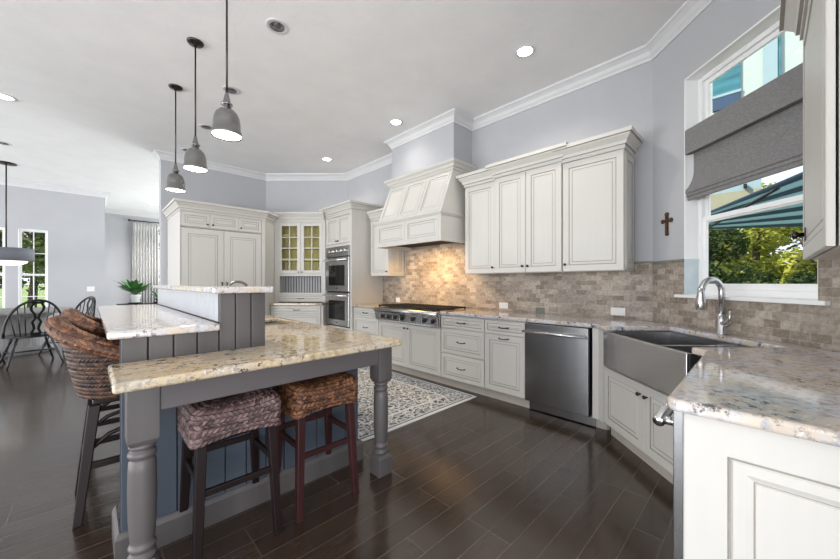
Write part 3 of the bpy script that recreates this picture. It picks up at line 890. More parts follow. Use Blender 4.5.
MB().sweep([(0, 0.05), (0, 0), (wT, 0), (wT, 0.64)], crown_prof(2.435, 1.05), 1, accents=(2, 6)).build('crown', ['cab', 'glaze'], tw)
ov = thing('double_oven', 'stainless double wall oven in the tall cream cabinet', 'oven', (3.045, 5.545-0.058, 0.518), R90)
wO = wT-0.105
MB().box(0.0, wO, 0.0, 0.56, 0.0, 1.362).build('housing', 'black', ov)
MB().box(0.0, wO, -0.022, -0.001, 1.190, 1.360).build('control_panel', 'darksteel', ov, bevel=0.004)
for q in (0.18, 0.36, 0.52, 0.70, 0.86):
    MB().lathe([(0.030, -0.022), (0.028, -0.045), (0.022, -0.050)], (wO*q, 0, 1.285), 'y', 14).build('knob', 'chrome', ov)
for nm, z0, z1 in (('upper_door', 0.600, 1.175), ('lower_door', 0.020, 0.575)):
    dd = MB().box(0.0, wO, -0.030, -0.001, z0, z1).build(nm, 'steelh', ov, bevel=0.005)
    MB().box(0.12, wO-0.12, -0.034, -0.029, z0+0.10, z1-0.13).build('oven_window', 'ovenglass', dd)
    hh = MB().tube([(0.01, -0.075, z1-0.045), (wO-0.01, -0.075, z1-0.045)], 0.016, 12)
    for xx in (0.06, wO-0.06): hh.tube([(xx, -0.073, z1-0.045), (xx, -0.028, z1-0.045)], 0.012, 8)
    hh.build('handle', 'chrome', dd)
    MB().box(wO/2-0.03, wO/2+0.03, -0.033, -0.029, z0+0.045, z0+0.062).build('badge', 'black', dd)

# ------------------------------------------------------------------ corner hutch (45 degrees)
hu = thing('corner_hutch', 'cream corner hutch with glass doors above a beadboard niche', 'hutch', (2.713, 5.837, 0), R45)
c = MB()
c.box(-0.475, -0.40, 0.0, 0.38, 0.916, 2.372).box(0.40, 0.445, 0.0, 0.38, 0.916, 2.372)
c.box(-0.40, 0.40, 0.022, 0.38, 1.045, 1.062).box(-0.40, 0.40, 0.0, 0.38, 1.385, 1.425).box(-0.40, 0.40, 0.0, 0.38, 2.345, 2.372)
c.box(-0.40, 0.40, 0.0, 0.02, 1.055, 1.085).box(-0.40, -0.375, 0.0, 0.02, 1.085, 1.385).box(0.375, 0.40, 0.0, 0.02, 1.085, 1.385)
c.build('carcass', 'cab', hu)
MB().box(-0.40, 0.40, 0.30, 0.31, 1.425, 2.345).build('interior', 'hutchback', hu)
for zz in (1.66, 1.89, 2.12): MB().box(-0.40, 0.40, 0.04, 0.30, zz, zz+0.015).build('shelf', 'hutchback', hu)
nb = MB()
for q in range(16):
    xx = -0.40+0.05*q
    nb.box(xx+0.007, xx+0.043, 0.20, 0.215, 1.062, 1.385)
nb.box(-0.40, 0.40, 0.215, 0.225, 1.062, 1.385, 1)
nb.build('beadboard', ['plate_rack', 'groove'], hu)
for xa, xb, kx in ((-0.398, -0.002, -0.03), (0.002, 0.398, 0.03)):
    dm = MB(); f_ = 0.060; z0, z1 = 1.428, 2.342
    dm.box(xa, xa+f_, 0, 0.02, z0, z1).box(xb-f_, xb, 0, 0.02, z0, z1).box(xa+f_, xb-f_, 0, 0.02, z0, z0+f_).box(xa+f_, xb-f_, 0, 0.02, z1-f_, z1)
    m_ = (xa+xb)/2
    dm.box(m_-0.009, m_+0.009, 0.004, 0.018, z0+f_, z1-f_)
    for q in range(1, 4):
        zq = z0+f_+(z1-z0-2*f_)*q/4
        dm.box(xa+f_, xb-f_, 0.004, 0.018, zq-0.009, zq+0.009)
    do = dm.build('glass_door', 'cab', hu, bevel=0.002)
    MB().box(xa+f_-0.005, xb-f_+0.005, 0.012, 0.015, z0+f_-0.005, z1-f_+0.005).build('pane', 'hutchglass', do)
    knob(do, kx, 1.455, 0.0, 'nickel')
d = door_mb(-0.398, 0.398, 0.925, 1.043, 0.022).build('drawer', ['cab', 'glaze'], hu); pull(d, 0, 0.985)
MB().box(-0.50, 0.46, -0.172, 0.36, 0.10, 0.872).build('base_body', 'cab', hu)
MB().box(-0.46, 0.43, -0.10, 0.3, 0.0, 0.10).build('toe_kick', 'toe', hu)
for z0, z1 in ((0.735, 0.855), (0.43, 0.725), (0.115, 0.42)):
    d = door_mb(-0.445, 0.415, z0, z1, 0.030, -0.193).build('drawer', ['cab', 'glaze'], hu); pull(d, 0, (z0+z1)/2, -0.193)
MB().sweep([(-0.46, 0.0), (0.43, 0.0)], crown_prof(2.372, 0.9), 1, accents=(2, 6)).build('crown', ['cab', 'glaze'], hu)
hc = thing('countertop', 'tan stone ledge on the corner hutch base', 'countertop', (2.713, 5.837, 0.873), R45)
MB().box(-0.535, 0.452, -0.215, -0.001, 0.0, 0.040).box(-0.39, 0.39, 0.0, 0.36, 0.0, 0.04).build('slab', 'granitet', hc, bevel=0.008, seg=3)

# ------------------------------------------------------------------ panelled refrigerator wall
rf = thing('refrigerator_cabinet', 'tall cream cabinet surround with three small doors above the panelled refrigerator', 'cabinet', (0.945, 5.90, 0), 0)
wF = 1.150
c = MB()
c.box(-0.01, 0.0, 0.0, 1.07, 0.0, 2.312).box(wF-0.03, wF, 0.0, 0.60, 0.0, 2.312).box(0.0, wF-0.03, 0.022, 1.07, 2.082, 2.312)
c.prism([(wF, 0.0), (wF, 0.30), (wF+0.265, 0.30), (wF+0.265, 0.235), (wF+0.025, 0.0)], 0, 2.312)
c.build('carcass', 'cab', rf)
for a, b, kx in ((0.004, 0.368, 0.335), (0.372, 0.762, 0.405), (0.766, wF-0.034, 0.80)):
    dd = door_mb(a, b, 2.095, 2.305, 0.045).build('door', ['cab', 'glaze'], rf)
    knob(dd, kx, 2.14, 0)
MB().sweep([(-0.01, 1.07), (-0.01, 0.0), (wF+0.025, 0.0), (wF+0.265, 0.235)], crown_prof(2.312, 1.0), 1, accents=(2, 6)).build('crown', ['cab', 'glaze'], rf)
fr = thing('refrigerator', 'cream panelled two-door refrigerator under the small cupboards', 'refrigerator', (0.945, 5.90, 0), 0)
MB().box(0.004, wF-0.034, 0.025, 0.70, 0.02, 2.076).build('cabinet_body', 'black', fr)
for a, b, kx in ((0.006, 0.556, 0.525), (0.562, wF-0.036, 0.595)):
    dd = door_mb(a, b, 0.10, 2.072, 0.085, 0.0).build('door', ['cab', 'glaze'], fr)
    MB().tube([(kx, 0.0, 1.27), (kx, -0.035, 1.26), (kx, -0.042, 1.22), (kx, -0.042, 0.85), (kx, -0.035, 0.81), (kx, 0, 0.80)], 0.009, 8).build('handle', 'bronze', dd)

# ------------------------------------------------------------------ island
isl = thing('kitchen_island', 'grey stained island with plank sides, raised bar wall and turned table legs', 'island', (0.75, 3.1, 0), 0)
YF = 2.045
b = MB().box(0.50, 1.375, YF+0.015, 4.28, 0.0, 0.860)
b.build('body', 'island', isl, world=True)
def planks(x0, x1, y0, y1, z0, z1, w):
    mb = MB(); n = max(1, round((x1-x0)/w)); ww = (x1-x0)/n
    for i in range(n): mb.box(x0+i*ww+0.003, x0+(i+1)*ww-0.003, y0, y1, z0, z1)
    return mb
p = planks(0.10, 0.495, YF-0.012, YF+0.002, 0.862, 1.008, 0.104)
p.box(0.10, 0.495, YF+0.002, YF+0.03, 0.862, 1.008, 1)
p.build('end_panel', ['island', 'groove'], isl, world=True, bevel=0.003)
p = planks(0.495, 0.735, YF-0.012, YF+0.002, 0.862, 1.203, 0.085)
p.box(0.495, 0.735, YF+0.002, YF+0.02, 0.862, 1.203, 1)
p.build('wall_end_panel', ['island', 'groove'], isl, world=True, bevel=0.003)
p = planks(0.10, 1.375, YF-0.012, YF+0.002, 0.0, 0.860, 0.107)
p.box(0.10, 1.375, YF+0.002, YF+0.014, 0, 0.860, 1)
p.build('front_planks', ['islandshade', 'groove'], isl, world=True, bevel=0.003)
MB().sweep([(0.10, 2.30), (0.10, YF-0.012), (1.387, YF-0.012), (1.387, 4.27)], [(0, 0), (0.018, 0), (0.018, 0.11), (0.010, 0.128), (0.004, 0.135), (0, 0.135)], 1).build('base_moulding', 'island', isl, world=True)
MB().box(0.506, 0.735, YF+0.02, 4.28, 0.861, 1.203).build('raised_wall', 'island', isl, world=True)
p = MB()
for i in range(44):
    y = YF+0.004+i*0.0508
    p.box(0.494, 0.505, y+0.004, y+0.047, 1.051, 1.203)
p.box(0.500, 0.5055, YF+0.004, 4.28, 1.051, 1.203, 1)
bb_ = p.build('beadboard', ['bead', 'islandrail'], isl, world=True, bevel=0.002)
tag(bb_, 'white beadboard above the bar counter')
# table end: two turned legs and the apron
def turned_leg(cx, cy):
    h = 0.0525
    lg = MB()
    lg.box(cx-h, cx+h, cy-h, cy+h, 0.625, 0.861)
    lg.taper((cx, cy, 0.605), 0.040, (cx, cy, 0.625), h)
    lg.box(cx-h, cx+h, cy-h, cy+h, 0.0, 0.112)
    lg.taper((cx, cy, 0.112), h, (cx, cy, 0.132), 0.036)
    lg.lathe([(0.036, 0.130), (0.047, 0.140), (0.049, 0.150), (0.043, 0.160), (0.038, 0.164), (0.038, 0.172), (0.046, 0.180), (0.048, 0.190), (0.042, 0.200), (0.039, 0.206),
              (0.042, 0.22), (0.047, 0.30), (0.0485, 0.40), (0.0475, 0.50), (0.0455, 0.535), (0.040, 0.542), (0.040, 0.548), (0.047, 0.556), (0.049, 0.566), (0.044, 0.576),
              (0.039, 0.580), (0.039, 0.586), (0.046, 0.592), (0.046, 0.602), (0.040, 0.610)], (cx, cy, 0), 'z', 28)
    return lg.build('leg', 'island', isl, world=True, bevel=0.003)
turned_leg(0.157, 1.79); turned_leg(1.388, 1.79)
MB().box(0.210, 1.335, 1.745, 1.772, 0.735, 0.861).build('apron', 'islandrail', isl, world=True, bevel=0.003)
MB().box(1.375, 1.402, 1.843, YF-0.013, 0.735, 0.861).box(0.115, 0.14, 1.843, YF-0.013, 0.735, 0.861).build('side_apron', 'island', isl, world=True, bevel=0.003)

def cut_box(obj, x0, x1, y0, y1, z0, z1):
    k = MB().box(x0, x1, y0, y1, z0, z1).build('cutter', 'island')
    md = obj.modifiers.new('cut', 'BOOLEAN'); md.operation = 'DIFFERENCE'; md.object = k; md.solver = 'EXACT'
    bpy.context.view_layer.update()
    dg = bpy.context.evaluated_depsgraph_get()
    me = bpy.data.meshes.new_from_object(obj.evaluated_get(dg))
    obj.modifiers.clear(); obj.data = me
    bpy.data.objects.remove(k)
PX0, PX1, PY0, PY1 = 0.96, 1.370, 2.96, 3.50
itop = single('countertop', MB().prism([(0.058, 1.612), (1.405, 1.612), (1.428, 1.622), (1.437, 1.645), (1.437, 4.33), (0.736, 4.33), (0.736, 2.030), (0.058, 2.030)], 0.862, 0.900), 'granite',
              'cream speckled granite top of the island table', 'countertop', (0.0, 0.0, 0.0))
cut_box(itop, PX0, PX1, PY0, PY1, 0.7, 1.0)
bv = itop.modifiers.new('bevel', 'BEVEL'); bv.width = 0.012; bv.segments = 3; bv.limit_method = 'ANGLE'; bv.angle_limit = math.radians(40)
cut_box([o for o in isl.children if o.name.startswith('body')][0], PX0-0.75-0.03, PX1-0.75+0.004, PY0-3.1-0.03, PY1-3.1+0.03, 0.62, 1.0)
single('countertop', MB().box(0.055, 0.493, 1.995, 4.30, 1.010, 1.048), 'granitew', 'pale granite bar counter beside the woven bar stools', 'countertop', (0.27, 3.1, 1.010), bevel=0.012, seg=3)
single('countertop', MB().box(0.455, 0.765, 1.985, 4.32, 1.2045, 1.240), 'granitew', 'narrow granite cap on top of the island wall', 'countertop', (0.61, 3.1, 1.2045), bevel=0.010, seg=3)
ps = thing('prep_sink', 'small dark undermount sink in the island top', 'sink', (1.165, 3.23, 0.66))
hx, hy = (PX1-PX0)/2, (PY1-PY0)/2
MB().box(-hx-0.01, -hx+0.003, -hy, hy, 0, 0.2).box(hx-0.003, hx+0.01, -hy, hy, 0, 0.2).box(-hx, hx, -hy-0.01, -hy+0.003, 0, 0.2).box(-hx, hx, hy-0.003, hy+0.01, 0, 0.2).box(-hx, hx, -hy, hy, 0, 0.012).build('basin', 'iron', ps)
MB().lathe([(0.04, 0.013), (0.04, 0.017), (0.03, 0.018)], (0, 0, 0), 'z', 18).build('drain', 'chrome', ps)
pf = thing('prep_faucet', 'small arched chrome faucet peeking over the island wall cap', 'faucet', (0.86, 3.28, 0.900), 0)
MB().lathe([(0.026, 0), (0.026, 0.01), (0.018, 0.02), (0.016, 0.10)], (0, 0, 0), 'z', 16).build('base', 'nickel', pf)
nk = [(0, 0, 0.09), (0, 0, 0.30)]
for i in range(1, 13):
    a = PI*i/12
    nk.append((0.085-0.085*math.cos(a), 0, 0.30+0.072*math.sin(a)))
nk.append((0.17, 0, 0.27))
MB().tube(nk, 0.011, 12).build('neck', 'nickel', pf)
MB().tube([(0, -0.02, 0.06), (0, -0.06, 0.075), (0, -0.09, 0.10)], 0.007, 8).build('lever', 'nickel', pf)

# ------------------------------------------------------------------ rug
single('area_rug', MB().box(1.495, 3.055, 2.225, 4.625, 0.0005, 0.011), 'rug', 'grey and white patterned area rug on the floor before the range', 'rug', (2.275, 3.425, 0.0005), bevel=0.003)

# ------------------------------------------------------------------ stools
def rrect(hx, hy, r, n):
    """n points around a rounded rectangle with outward normals, by arc length"""
    segs = []; per = 4*(hx-r)+4*(hy-r)+2*PI*r
    out = []
    for i in range(n):
        d = per*i/n
        for k in range(4):
            ln = 2*((hx if k % 2 == 0 else hy)-r)
            cxs = [(hx-r, -(hy-r)), (hx-r, hy-r), (-(hx-r), hy-r), (-(hx-r), -(hy-r))][k]
            st = [(-(hx-r), -hy), (hx, -(hy-r)), (hx-r, hy), (-hx, hy-r)][k]
            dr = [(1, 0), (0, 1), (-1, 0), (0, -1)][k]
            if d <= ln:
                out.append((st[0]+dr[0]*d, st[1]+dr[1]*d, dr[1], -dr[0])); break
            d -= ln
            if d <= PI*r/2:
                a = [-PI/2, 0, PI/2, PI][k]+d/r
                out.append((cxs[0]+r*math.cos(a), cxs[1]+r*math.sin(a), math.cos(a), math.sin(a))); break
            d -= PI*r/2
        else:
            out.append((st[0], st[1], dr[1], -dr[0]))
    return out, per

def weave_h(u, v):
    row = math.floor(v); fv = v-row
    sl = 0.95*(fv-0.5)*(1 if row % 2 else -1)
    uu = u+sl
    return abs(math.sin(PI*(uu+0.5*(row % 2))))**0.6*max(0.0, math.sin(PI*fv))**0.4, uu

def saddle_seat():
    """woven box seat, 0.40 x 0.36, z 0 .. 0.155 (relative), arched underside"""
    N = 420; nub = 0.024; rowh = 0.0220
    hx, hy, r = 0.190, 0.166, 0.035
    rows = []
    nside = 6; K = 6
    for i in range(nside*K+1):
        rows.append((0.0, i*rowh/K, i/K, 0))
    zt = nside*rowh
    ntop = 6
    for i in range(1, ntop*K+1):
        q = i/K
        ins = q*0.0255
        z = zt + 0.016*(1-math.exp(-q*1.6))
        rows.append((ins, z, nside+q, 1))
    mb = MB(); uvs = []
    for ins, z, v, top in rows:
        ex = max(0.012, hx-ins); ey = max(0.006, hy-ins)
        pts, per = rrect(ex, ey, max(0.004, min(r, ey-0.001, ex-0.001)), N)
        n_n = round((2*PI*r+4*(hx-r)+4*(hy-r))/nub)
        for i, (x, y, nx, ny) in enumerate(pts):
            h, uu = weave_h(n_n*i/N, v)
            a = 0.0105*h
            tp = min(1.0, max(0.0, (v-nside+1.0)/1.6))
            sag = 0.018*((x/hx)**2)
            zz = z + (sag if z > 0.05 else 0) + 0.024*(1-(x/hx)**2)*max(0, 1-z/0.10) + a*tp
            mb.v.append((x+nx*a*(1-tp), y+ny*a*(1-tp), zz)); uvs.append((uu, v))
    R = len(rows)
    for j in range(R-1):
        for i in range(N):
            k2 = (i+1) % N
            if k2 == 0: continue
            mb.f.append([j*N+i, j*N+k2, (j+1)*N+k2, (j+1)*N+i]); mb.m.append(0); mb.s.append(True)
        mb.f.append([j*N+N-1, j*N, (j+1)*N, (j+1)*N+N-1]); mb.m.append(0); mb.s.append(True)
    mb.f.append([i for i in range(N-1, -1, -1)]); mb.m.append(0); mb.s.append(False)
    mb.f.append([(R-1)*N+i for i in range(N)]); mb.m.append(0); mb.s.append(True)
    mb.uv = uvs
    return mb

def saddle_stool(label, loc, rz, wood, weave):
    t = thing('saddle_stool', label, 'stool', loc, rz, 'backless woven stools under the island table')
    m_ = saddle_seat(); m_.v = [(x, y, z+0.535) for x, y, z in m_.v]
    m_.build('seat', weave, t, fix=False)
    fx, fy, tx, ty = 0.175, 0.162, 0.152, 0.130
    for sx in (-1, 1):
        for sy in (-1, 1):
            MB().taper((sx*fx, sy*fy, 0), 0.0175, (sx*tx, sy*ty, 0.56), 0.0215).build('leg', wood, t, bevel=0.004)
    def at(z): return fx+(tx-fx)*z/0.56, fy+(ty-fy)*z/0.56
    for sy, z in ((-1, 0.325), (1, 0.40)):
        ax, ay = at(z)
        MB().box(-ax, ax, sy*ay-0.010, sy*ay+0.010, z-0.015, z+0.015).build('stretcher', wood, t, bevel=0.004)
    for sx in (-1, 1):
        ax, ay = at(0.375)
        MB().box(sx*ax-0.010, sx*ax+0.010, -ay, ay, 0.360, 0.390).build('stretcher', wood, t, bevel=0.004)
    MB().box(-0.165, 0.165, -0.14, 0.14, 0.555, 0.575).build('seat_frame', wood, t)
    return t
saddle_stool('backless woven saddle stool with greyed seat, nearest under the island table', (0.508, 1.885, 0), 0, 'dark', 'weavegrey')
saddle_stool('backless woven saddle stool with reddish-brown seat near the right table leg', (0.968, 1.885, 0), 0, 'redwood', 'weave')

def barrel_stool(label, loc, rz):
    """woven tub bar stool facing +x; back towards -x"""
    t = thing('woven_bar_stool', label, 'stool', loc, rz, 'woven tub bar stools along the bar counter')
    z0, zseat = 0.625, 0.735
    def rim(a):                                    # a = 0 at the back
        q = abs(a)/PI
        if q < 0.62: return 1.040-0.215*(q/0.62)**1.15
        s_ = min(1, (q-0.62)/0.16)
        return 0.825-(0.825-zseat-0.012)*(3*s_*s_-2*s_**3)
    def rad(a, z):
        s_ = (z-z0)/(1.03-z0)
        f_ = 0.205+0.085*max(0, s_)**0.8
        return f_
    def pos(a, z, off=0.0):
        r = rad(a, z)+off
        return (-r*math.cos(a)*1.0, r*math.sin(a)*1.05, z)
    N = 380; K = 5; nn = 76; rowh = 0.0235
    mb = MB(); uvs = []; J = 18*K
    for side in (1, -1):
        base = len(mb.v)
        for j in range(J+1):
            for i in range(N):
                a = -PI+2*PI*i/N
                top = rim(a); bot = z0 if side == 1 else zseat-0.02
                z = bot+(top-bot)*j/J
                v = (z-z0)/rowh
                h, uu = weave_h(nn*i/N, v)
                off = 0.009*h if side == 1 else -0.034-0.007*h
                mb.v.append(pos(a, z, off)); uvs.append((uu, v))
        for j in range(J):
            for i in range(N):
                k2 = (i+1) % N
                q = [base+j*N+i, base+j*N+k2, base+(j+1)*N+k2, base+(j+1)*N+i]
                if side == -1: q = q[::-1]
                mb.f.append(q); mb.m.append(0); mb.s.append(True)
    mb.uv = uvs
    mb.build('basket', 'weavedark', t, fix=False)
    # rolled rim, wrapped in thick braid
    rb = MB(); uvs = []; n = 40; NR = 420; a_lim = 0.76*PI
    for i in range(NR+1):
        a = -a_lim+2*a_lim*i/NR
        z = rim(a)-0.004
        c0 = Vector(pos(a, z, 0.0)); out = Vector((c0.x, c0.y, 0)).normalized()
        ctr = c0+out*0.004
        thick = 0.044*(0.55+0.45*min(1, (a_lim-abs(a))/0.35))
        for k in range(n):
            an = 2*PI*k/n
            u = i*0.125; v = 10*k/n
            h, uu = weave_h(u, v)
            r = thick+0.009*h
            p_ = ctr+out*(r*math.cos(an))+Vector((0, 0, r*math.sin(an)*0.92))
            rb.v.append(tuple(p_)); uvs.append((uu, v))
    for i in range(NR):
        for k in range(n):
            rb.f.append([i*n+k, i*n+(k+1) % n, (i+1)*n+(k+1) % n, (i+1)*n+k]); rb.m.append(0); rb.s.append(True)
    rb.f.append(list(range(n))); rb.m.append(0); rb.s.append(True)
    rb.f.append([NR*n+k for k in range(n-1, -1, -1)]); rb.m.append(0); rb.s.append(True)
    rb.uv = uvs
    rb.build('rolled_rim', 'weave', t)
    MB().lathe([(0.19, zseat-0.045), (0.205, zseat-0.03), (0.205, zseat-0.01), (0.18, zseat+0.004), (0.05, zseat+0.008)], (0, 0, 0), 'z', 36).build('seat', 'weavedark', t)
    MB().box(-0.16, 0.16, -0.16, 0.16, 0.595, 0.628).build('seat_frame', 'dark', t, bevel=0.01)
    for sx in (-1, 1):
        for sy in (-1, 1):
            MB().taper((sx*0.215, sy*0.205, 0), 0.019, (sx*0.150, sy*0.150, 0.60), 0.025).build('leg', 'dark', t, bevel=0.005)
    for sx in (-1, 1):
        q = 0.19
        MB().box(sx*q-0.012, sx*q+0.012, -0.185, 0.185, 0.265, 0.300).build('footrest', 'dark', t, bevel=0.004)
    for sy in (-1, 1):
        MB().box(-0.19, 0.19, sy*0.180-0.012, sy*0.180+0.012, 0.265, 0.300).build('footrest', 'dark', t, bevel=0.004)
        pts = [(-0.18, sy*0.175, 0.36), (-0.09, sy*0.165, 0.43), (0, sy*0.160, 0.455), (0.09, sy*0.165, 0.43), (0.18, sy*0.175, 0.36)]
        MB().tube(pts, 0.013, 8).build('brace', 'dark', t)
    return t
bs1 = barrel_stool('woven brown tub bar stool nearest the island table corner', (0.172, 2.700, 0), 0.0)
copy_thing(bs1, (0.205, 3.42, 0), 0.0, 'woven brown tub bar stool behind the nearest one along the bar')

# ------------------------------------------------------------------ pendants over the island
def pendant(label, y):
    t = thing('pendant_light', label, 'pendant light', (0.685, y, CEIL), 0, 'metal dome pendants over the island')
    MB().lathe([(0.066, 0.0), (0.066, -0.006), (0.058, -0.018), (0.016, -0.026), (0.010, -0.040)], (0, 0, 0), 'z', 24).build('canopy', 'bronze', t)
    MB().tube([(0, 0, -0.03), (0, 0, -0.860)], 0.0065, 10).build('rod', 'bronze', t)
    MB().lathe([(0.010, -0.845), (0.013, -0.86), (0.026, -0.918), (0.027, -0.922), (0.036, -0.924), (0.036, -0.934), (0.027, -0.937), (0.027, -0.962)], (0, 0, 0), 'z', 20).build('socket', 'nickel', t)
    sh = [(0.030, -0.958), (0.048, -0.970), (0.068, -0.992), (0.079, -1.020), (0.084, -1.055), (0.086, -1.105), (0.090, -1.112), (0.096, -1.140), (0.097, -1.148),
          (0.093, -1.148), (0.086, -1.112), (0.082, -1.10), (0.079, -1.055), (0.074, -1.022), (0.062, -0.996), (0.042, -0.976), (0.026, -0.968)]
    MB().lathe(sh, (0, 0, 0), 'z', 32).build('shade', 'nickel', t)
    MB().lathe([(0.002, -1.136), (0.088, -1.138), (0.090, -1.142), (0.002, -1.144)], (0, 0, 0), 'z', 32).build('diffuser', 'bulb', t)
    ld = bpy.data.lights.new('pendant_bulb', 'SPOT'); ld.energy = PENDANT_W*4; ld.spot_size = math.radians(120); ld.spot_blend = 0.6; ld.color = (1, 0.90, 0.74); ld.shadow_soft_size = 0.06
    lo = bpy.data.objects.new('pendant_bulb', ld); COL.objects.link(lo); lo.parent = t; lo.location = (0, 0, -1.155)
    return t
p0 = pendant('metal dome pendant nearest the camera, over the island table end', 2.62)
copy_thing(p0, (0.685, 3.592, CEIL), None, 'middle metal dome pendant of the three over the island')
copy_thing(p0, (0.685, 4.564, CEIL), None, 'farthest metal dome pendant, before the refrigerator wall')

# ------------------------------------------------------------------ recessed ceiling lights
def can(label, x, y, lit, r=0.083, power=None):
    t = thing('recessed_light', label, 'ceiling light', (x, y, CEIL), 0, 'recessed ceiling lights')
    MB().lathe([(r, -0.0005), (r+0.008, -0.004), (r+0.004, -0.008), (r-0.012, -0.008), (r-0.018, -0.004)], (0, 0, 0), 'z', 32).build('trim_ring', 'trim', t)
    if lit:
        MB().lathe([(0.002, -0.003), (r-0.016, -0.003), (r-0.016, -0.0055), (0.002, -0.0060)], (0, 0, 0), 'z', 28).build('lamp', 'can_on', t)
        ld = bpy.data.lights.new('can_lamp', 'SPOT'); ld.energy = power or CAN_W; ld.spot_size = math.radians(135); ld.spot_blend = 0.7
        ld.color = (1.0, 0.95, 0.88); ld.shadow_soft_size = 0.06
        lo = bpy.data.objects.new('can_lamp', ld); COL.objects.link(lo); lo.parent = t; lo.location = (0, 0, -0.03)
    else:
        MB().lathe([(0.002, -0.003), (r-0.024, -0.003), (r-0.026, -0.010), (0.002, -0.012)], (0, 0, 0), 'z', 28).build('lamp', 'nickel', t)
    return t
can('lit recessed light in front of the right-hand wall cabinets', 2.914, 1.572, True)
can('lit recessed light in front of the range hood', 2.956, 3.481, True, power=9)
can('lit recessed light before the corner hutch', 2.976, 5.365, True)
can('lit recessed light at the left picture edge of the ceiling', -0.70, 6.20, True)
can('unlit recessed light nearest the camera, right of the first pendant', 1.134, 2.884, False)
can('unlit recessed light beside the nearest pendant shade', 1.141, 4.202, False)
can('unlit recessed light just above the middle pendant shade', 1.165, 5.432, False)
can('tiny unlit recessed light left of the middle pendant near the fridge wall', 1.14, 6.60, False)
can('unlit recessed light in the dining area above the drum lamp', -0.952, 8.265, False)
can('lit recessed light far back above the curtain window', 1.236, 11.784, True, power=110)

# ------------------------------------------------------------------ small things on the walls
def outlet(label, loc, rz, w=0.125, h=0.075, mat='white'):
    t = thing('outlet', label, 'outlet', loc, rz, 'white wall plates')
    MB().box(-w/2, w/2, -0.006, 0, -h/2, h/2).build('plate', mat, t, bevel=0.002)
    for sx in (-w*0.22, w*0.22):
        MB().box(sx-0.014, sx+0.014, -0.008, -0.005, -h*0.28, h*0.28).build('socket', mat, t, bevel=0.001)
    return t
outlet('white outlet on the tile below the single-door wall cabinet', (XW-0.010, 2.278, 0.980), R90)
outlet('white outlet on the tile right of the dishwasher', (XW-0.010, 1.005, 0.982), R90)
outlet('white outlet on the tile behind the left end of the cooktop', (XW-0.010, 4.293, 0.978), R90, 0.10)
outlet('stone-coloured outlet on the tile above the dishwasher', (XW-0.010, 1.80, 0.945), R90, 0.11, 0.07, 'liner')
outlet('white light switch plate on the dining wall right of the windows', (0.03, 11.1, 1.12), 0, 0.13, 0.115)

# crucifix on the window wall
cmb = MB().box(-0.011, 0.011, -0.018, -0.001, -0.085, 0.085).box(-0.048, 0.048, -0.0175, -0.0015, 0.018, 0.042)
for cx_, cz_ in ((0, 0.085), (-0.048, 0.030), (0.048, 0.030)):
    cmb.lathe([(0.017, -0.001), (0.019, -0.006), (0.019, -0.014), (0.014, -0.019)], (cx_, 0, cz_), 'y', 14)
cmb.lathe([(0.015, -0.001), (0.016, -0.014), (0.012, -0.018)], (0, 0, -0.085), 'y', 14)
co = cmb.build('wall_cross', 'cross')
co.location = (3.567, 0.587, 1.766); co.rotation_euler = (0, 0, R135)
tag(co, 'small brown wooden cross on the wall left of the window', 'cross')

# roman shade in the kitchen window (window-wall frame)
rs = thing('roman_shade', 'grey linen roman shade half drawn in the kitchen window', 'window shade', (WO[0], WO[1], 2.48), R135)
MB().box(0.022, WW-0.012, -0.012, 0.030, -0.195, 0.0).build('valance', 'shade', rs, bevel=0.003)
fb = MB()
n = 14; zz = [-0.18-0.29*i/n for i in range(n+1)]
for i in range(n+1):
    q = i/n
    fl = 0.040-0.030*max(0, (q-0.55)/0.45)**2
    yv = 0.040-0.035*max(0, (q-0.5)/0.5)**2
    for x in (fl+0.008, WW-fl-0.008):
        fb.v.append((x, yv, zz[i])); 
    for x in (WW-fl-0.008, fl+0.008):
        fb.v.append((x, yv+0.006, zz[i]))
for i in range(n):
    for k in range(4):
        fb.f.append([i*4+k, i*4+(k+1) % 4, (i+1)*4+(k+1) % 4, (i+1)*4+k]); fb.m.append(0); fb.s.append(False)
fb.f.append([0, 1, 2, 3]); fb.f.append([n*4+k for k in (3, 2, 1, 0)]); fb.m += [0, 0]; fb.s += [False, False]
fb.build('fabric_panel', 'shade', rs)
for q, (za, zb_, yy) in enumerate(((-0.505, -0.470, -0.004), (-0.530, -0.500, 0.004), (-0.560, -0.522, 0.012))):
    MB().box(0.014, WW-0.014, yy, yy+0.018, za, zb_).build('fold', 'shade', rs, bevel=0.006)

# ------------------------------------------------------------------ dining area
dt = thing('dining_table', 'round weathered grey dining table with a drum pedestal', 'table', (-1.07, 9.6, 0), 0)
MB().lathe([(0.82, 0.715), (0.87, 0.720), (0.87, 0.755), (0.86, 0.762)], (0, 0, 0), 'z', 64).build('tabletop', 'oldwood', dt)
MB().lathe([(0.62, 0.0), (0.62, 0.08), (0.56, 0.10), (0.52, 0.14), (0.50, 0.60), (0.58, 0.66), (0.60, 0.714)], (0, 0, 0), 'z', 40).build('pedestal', 'oldwood', dt)

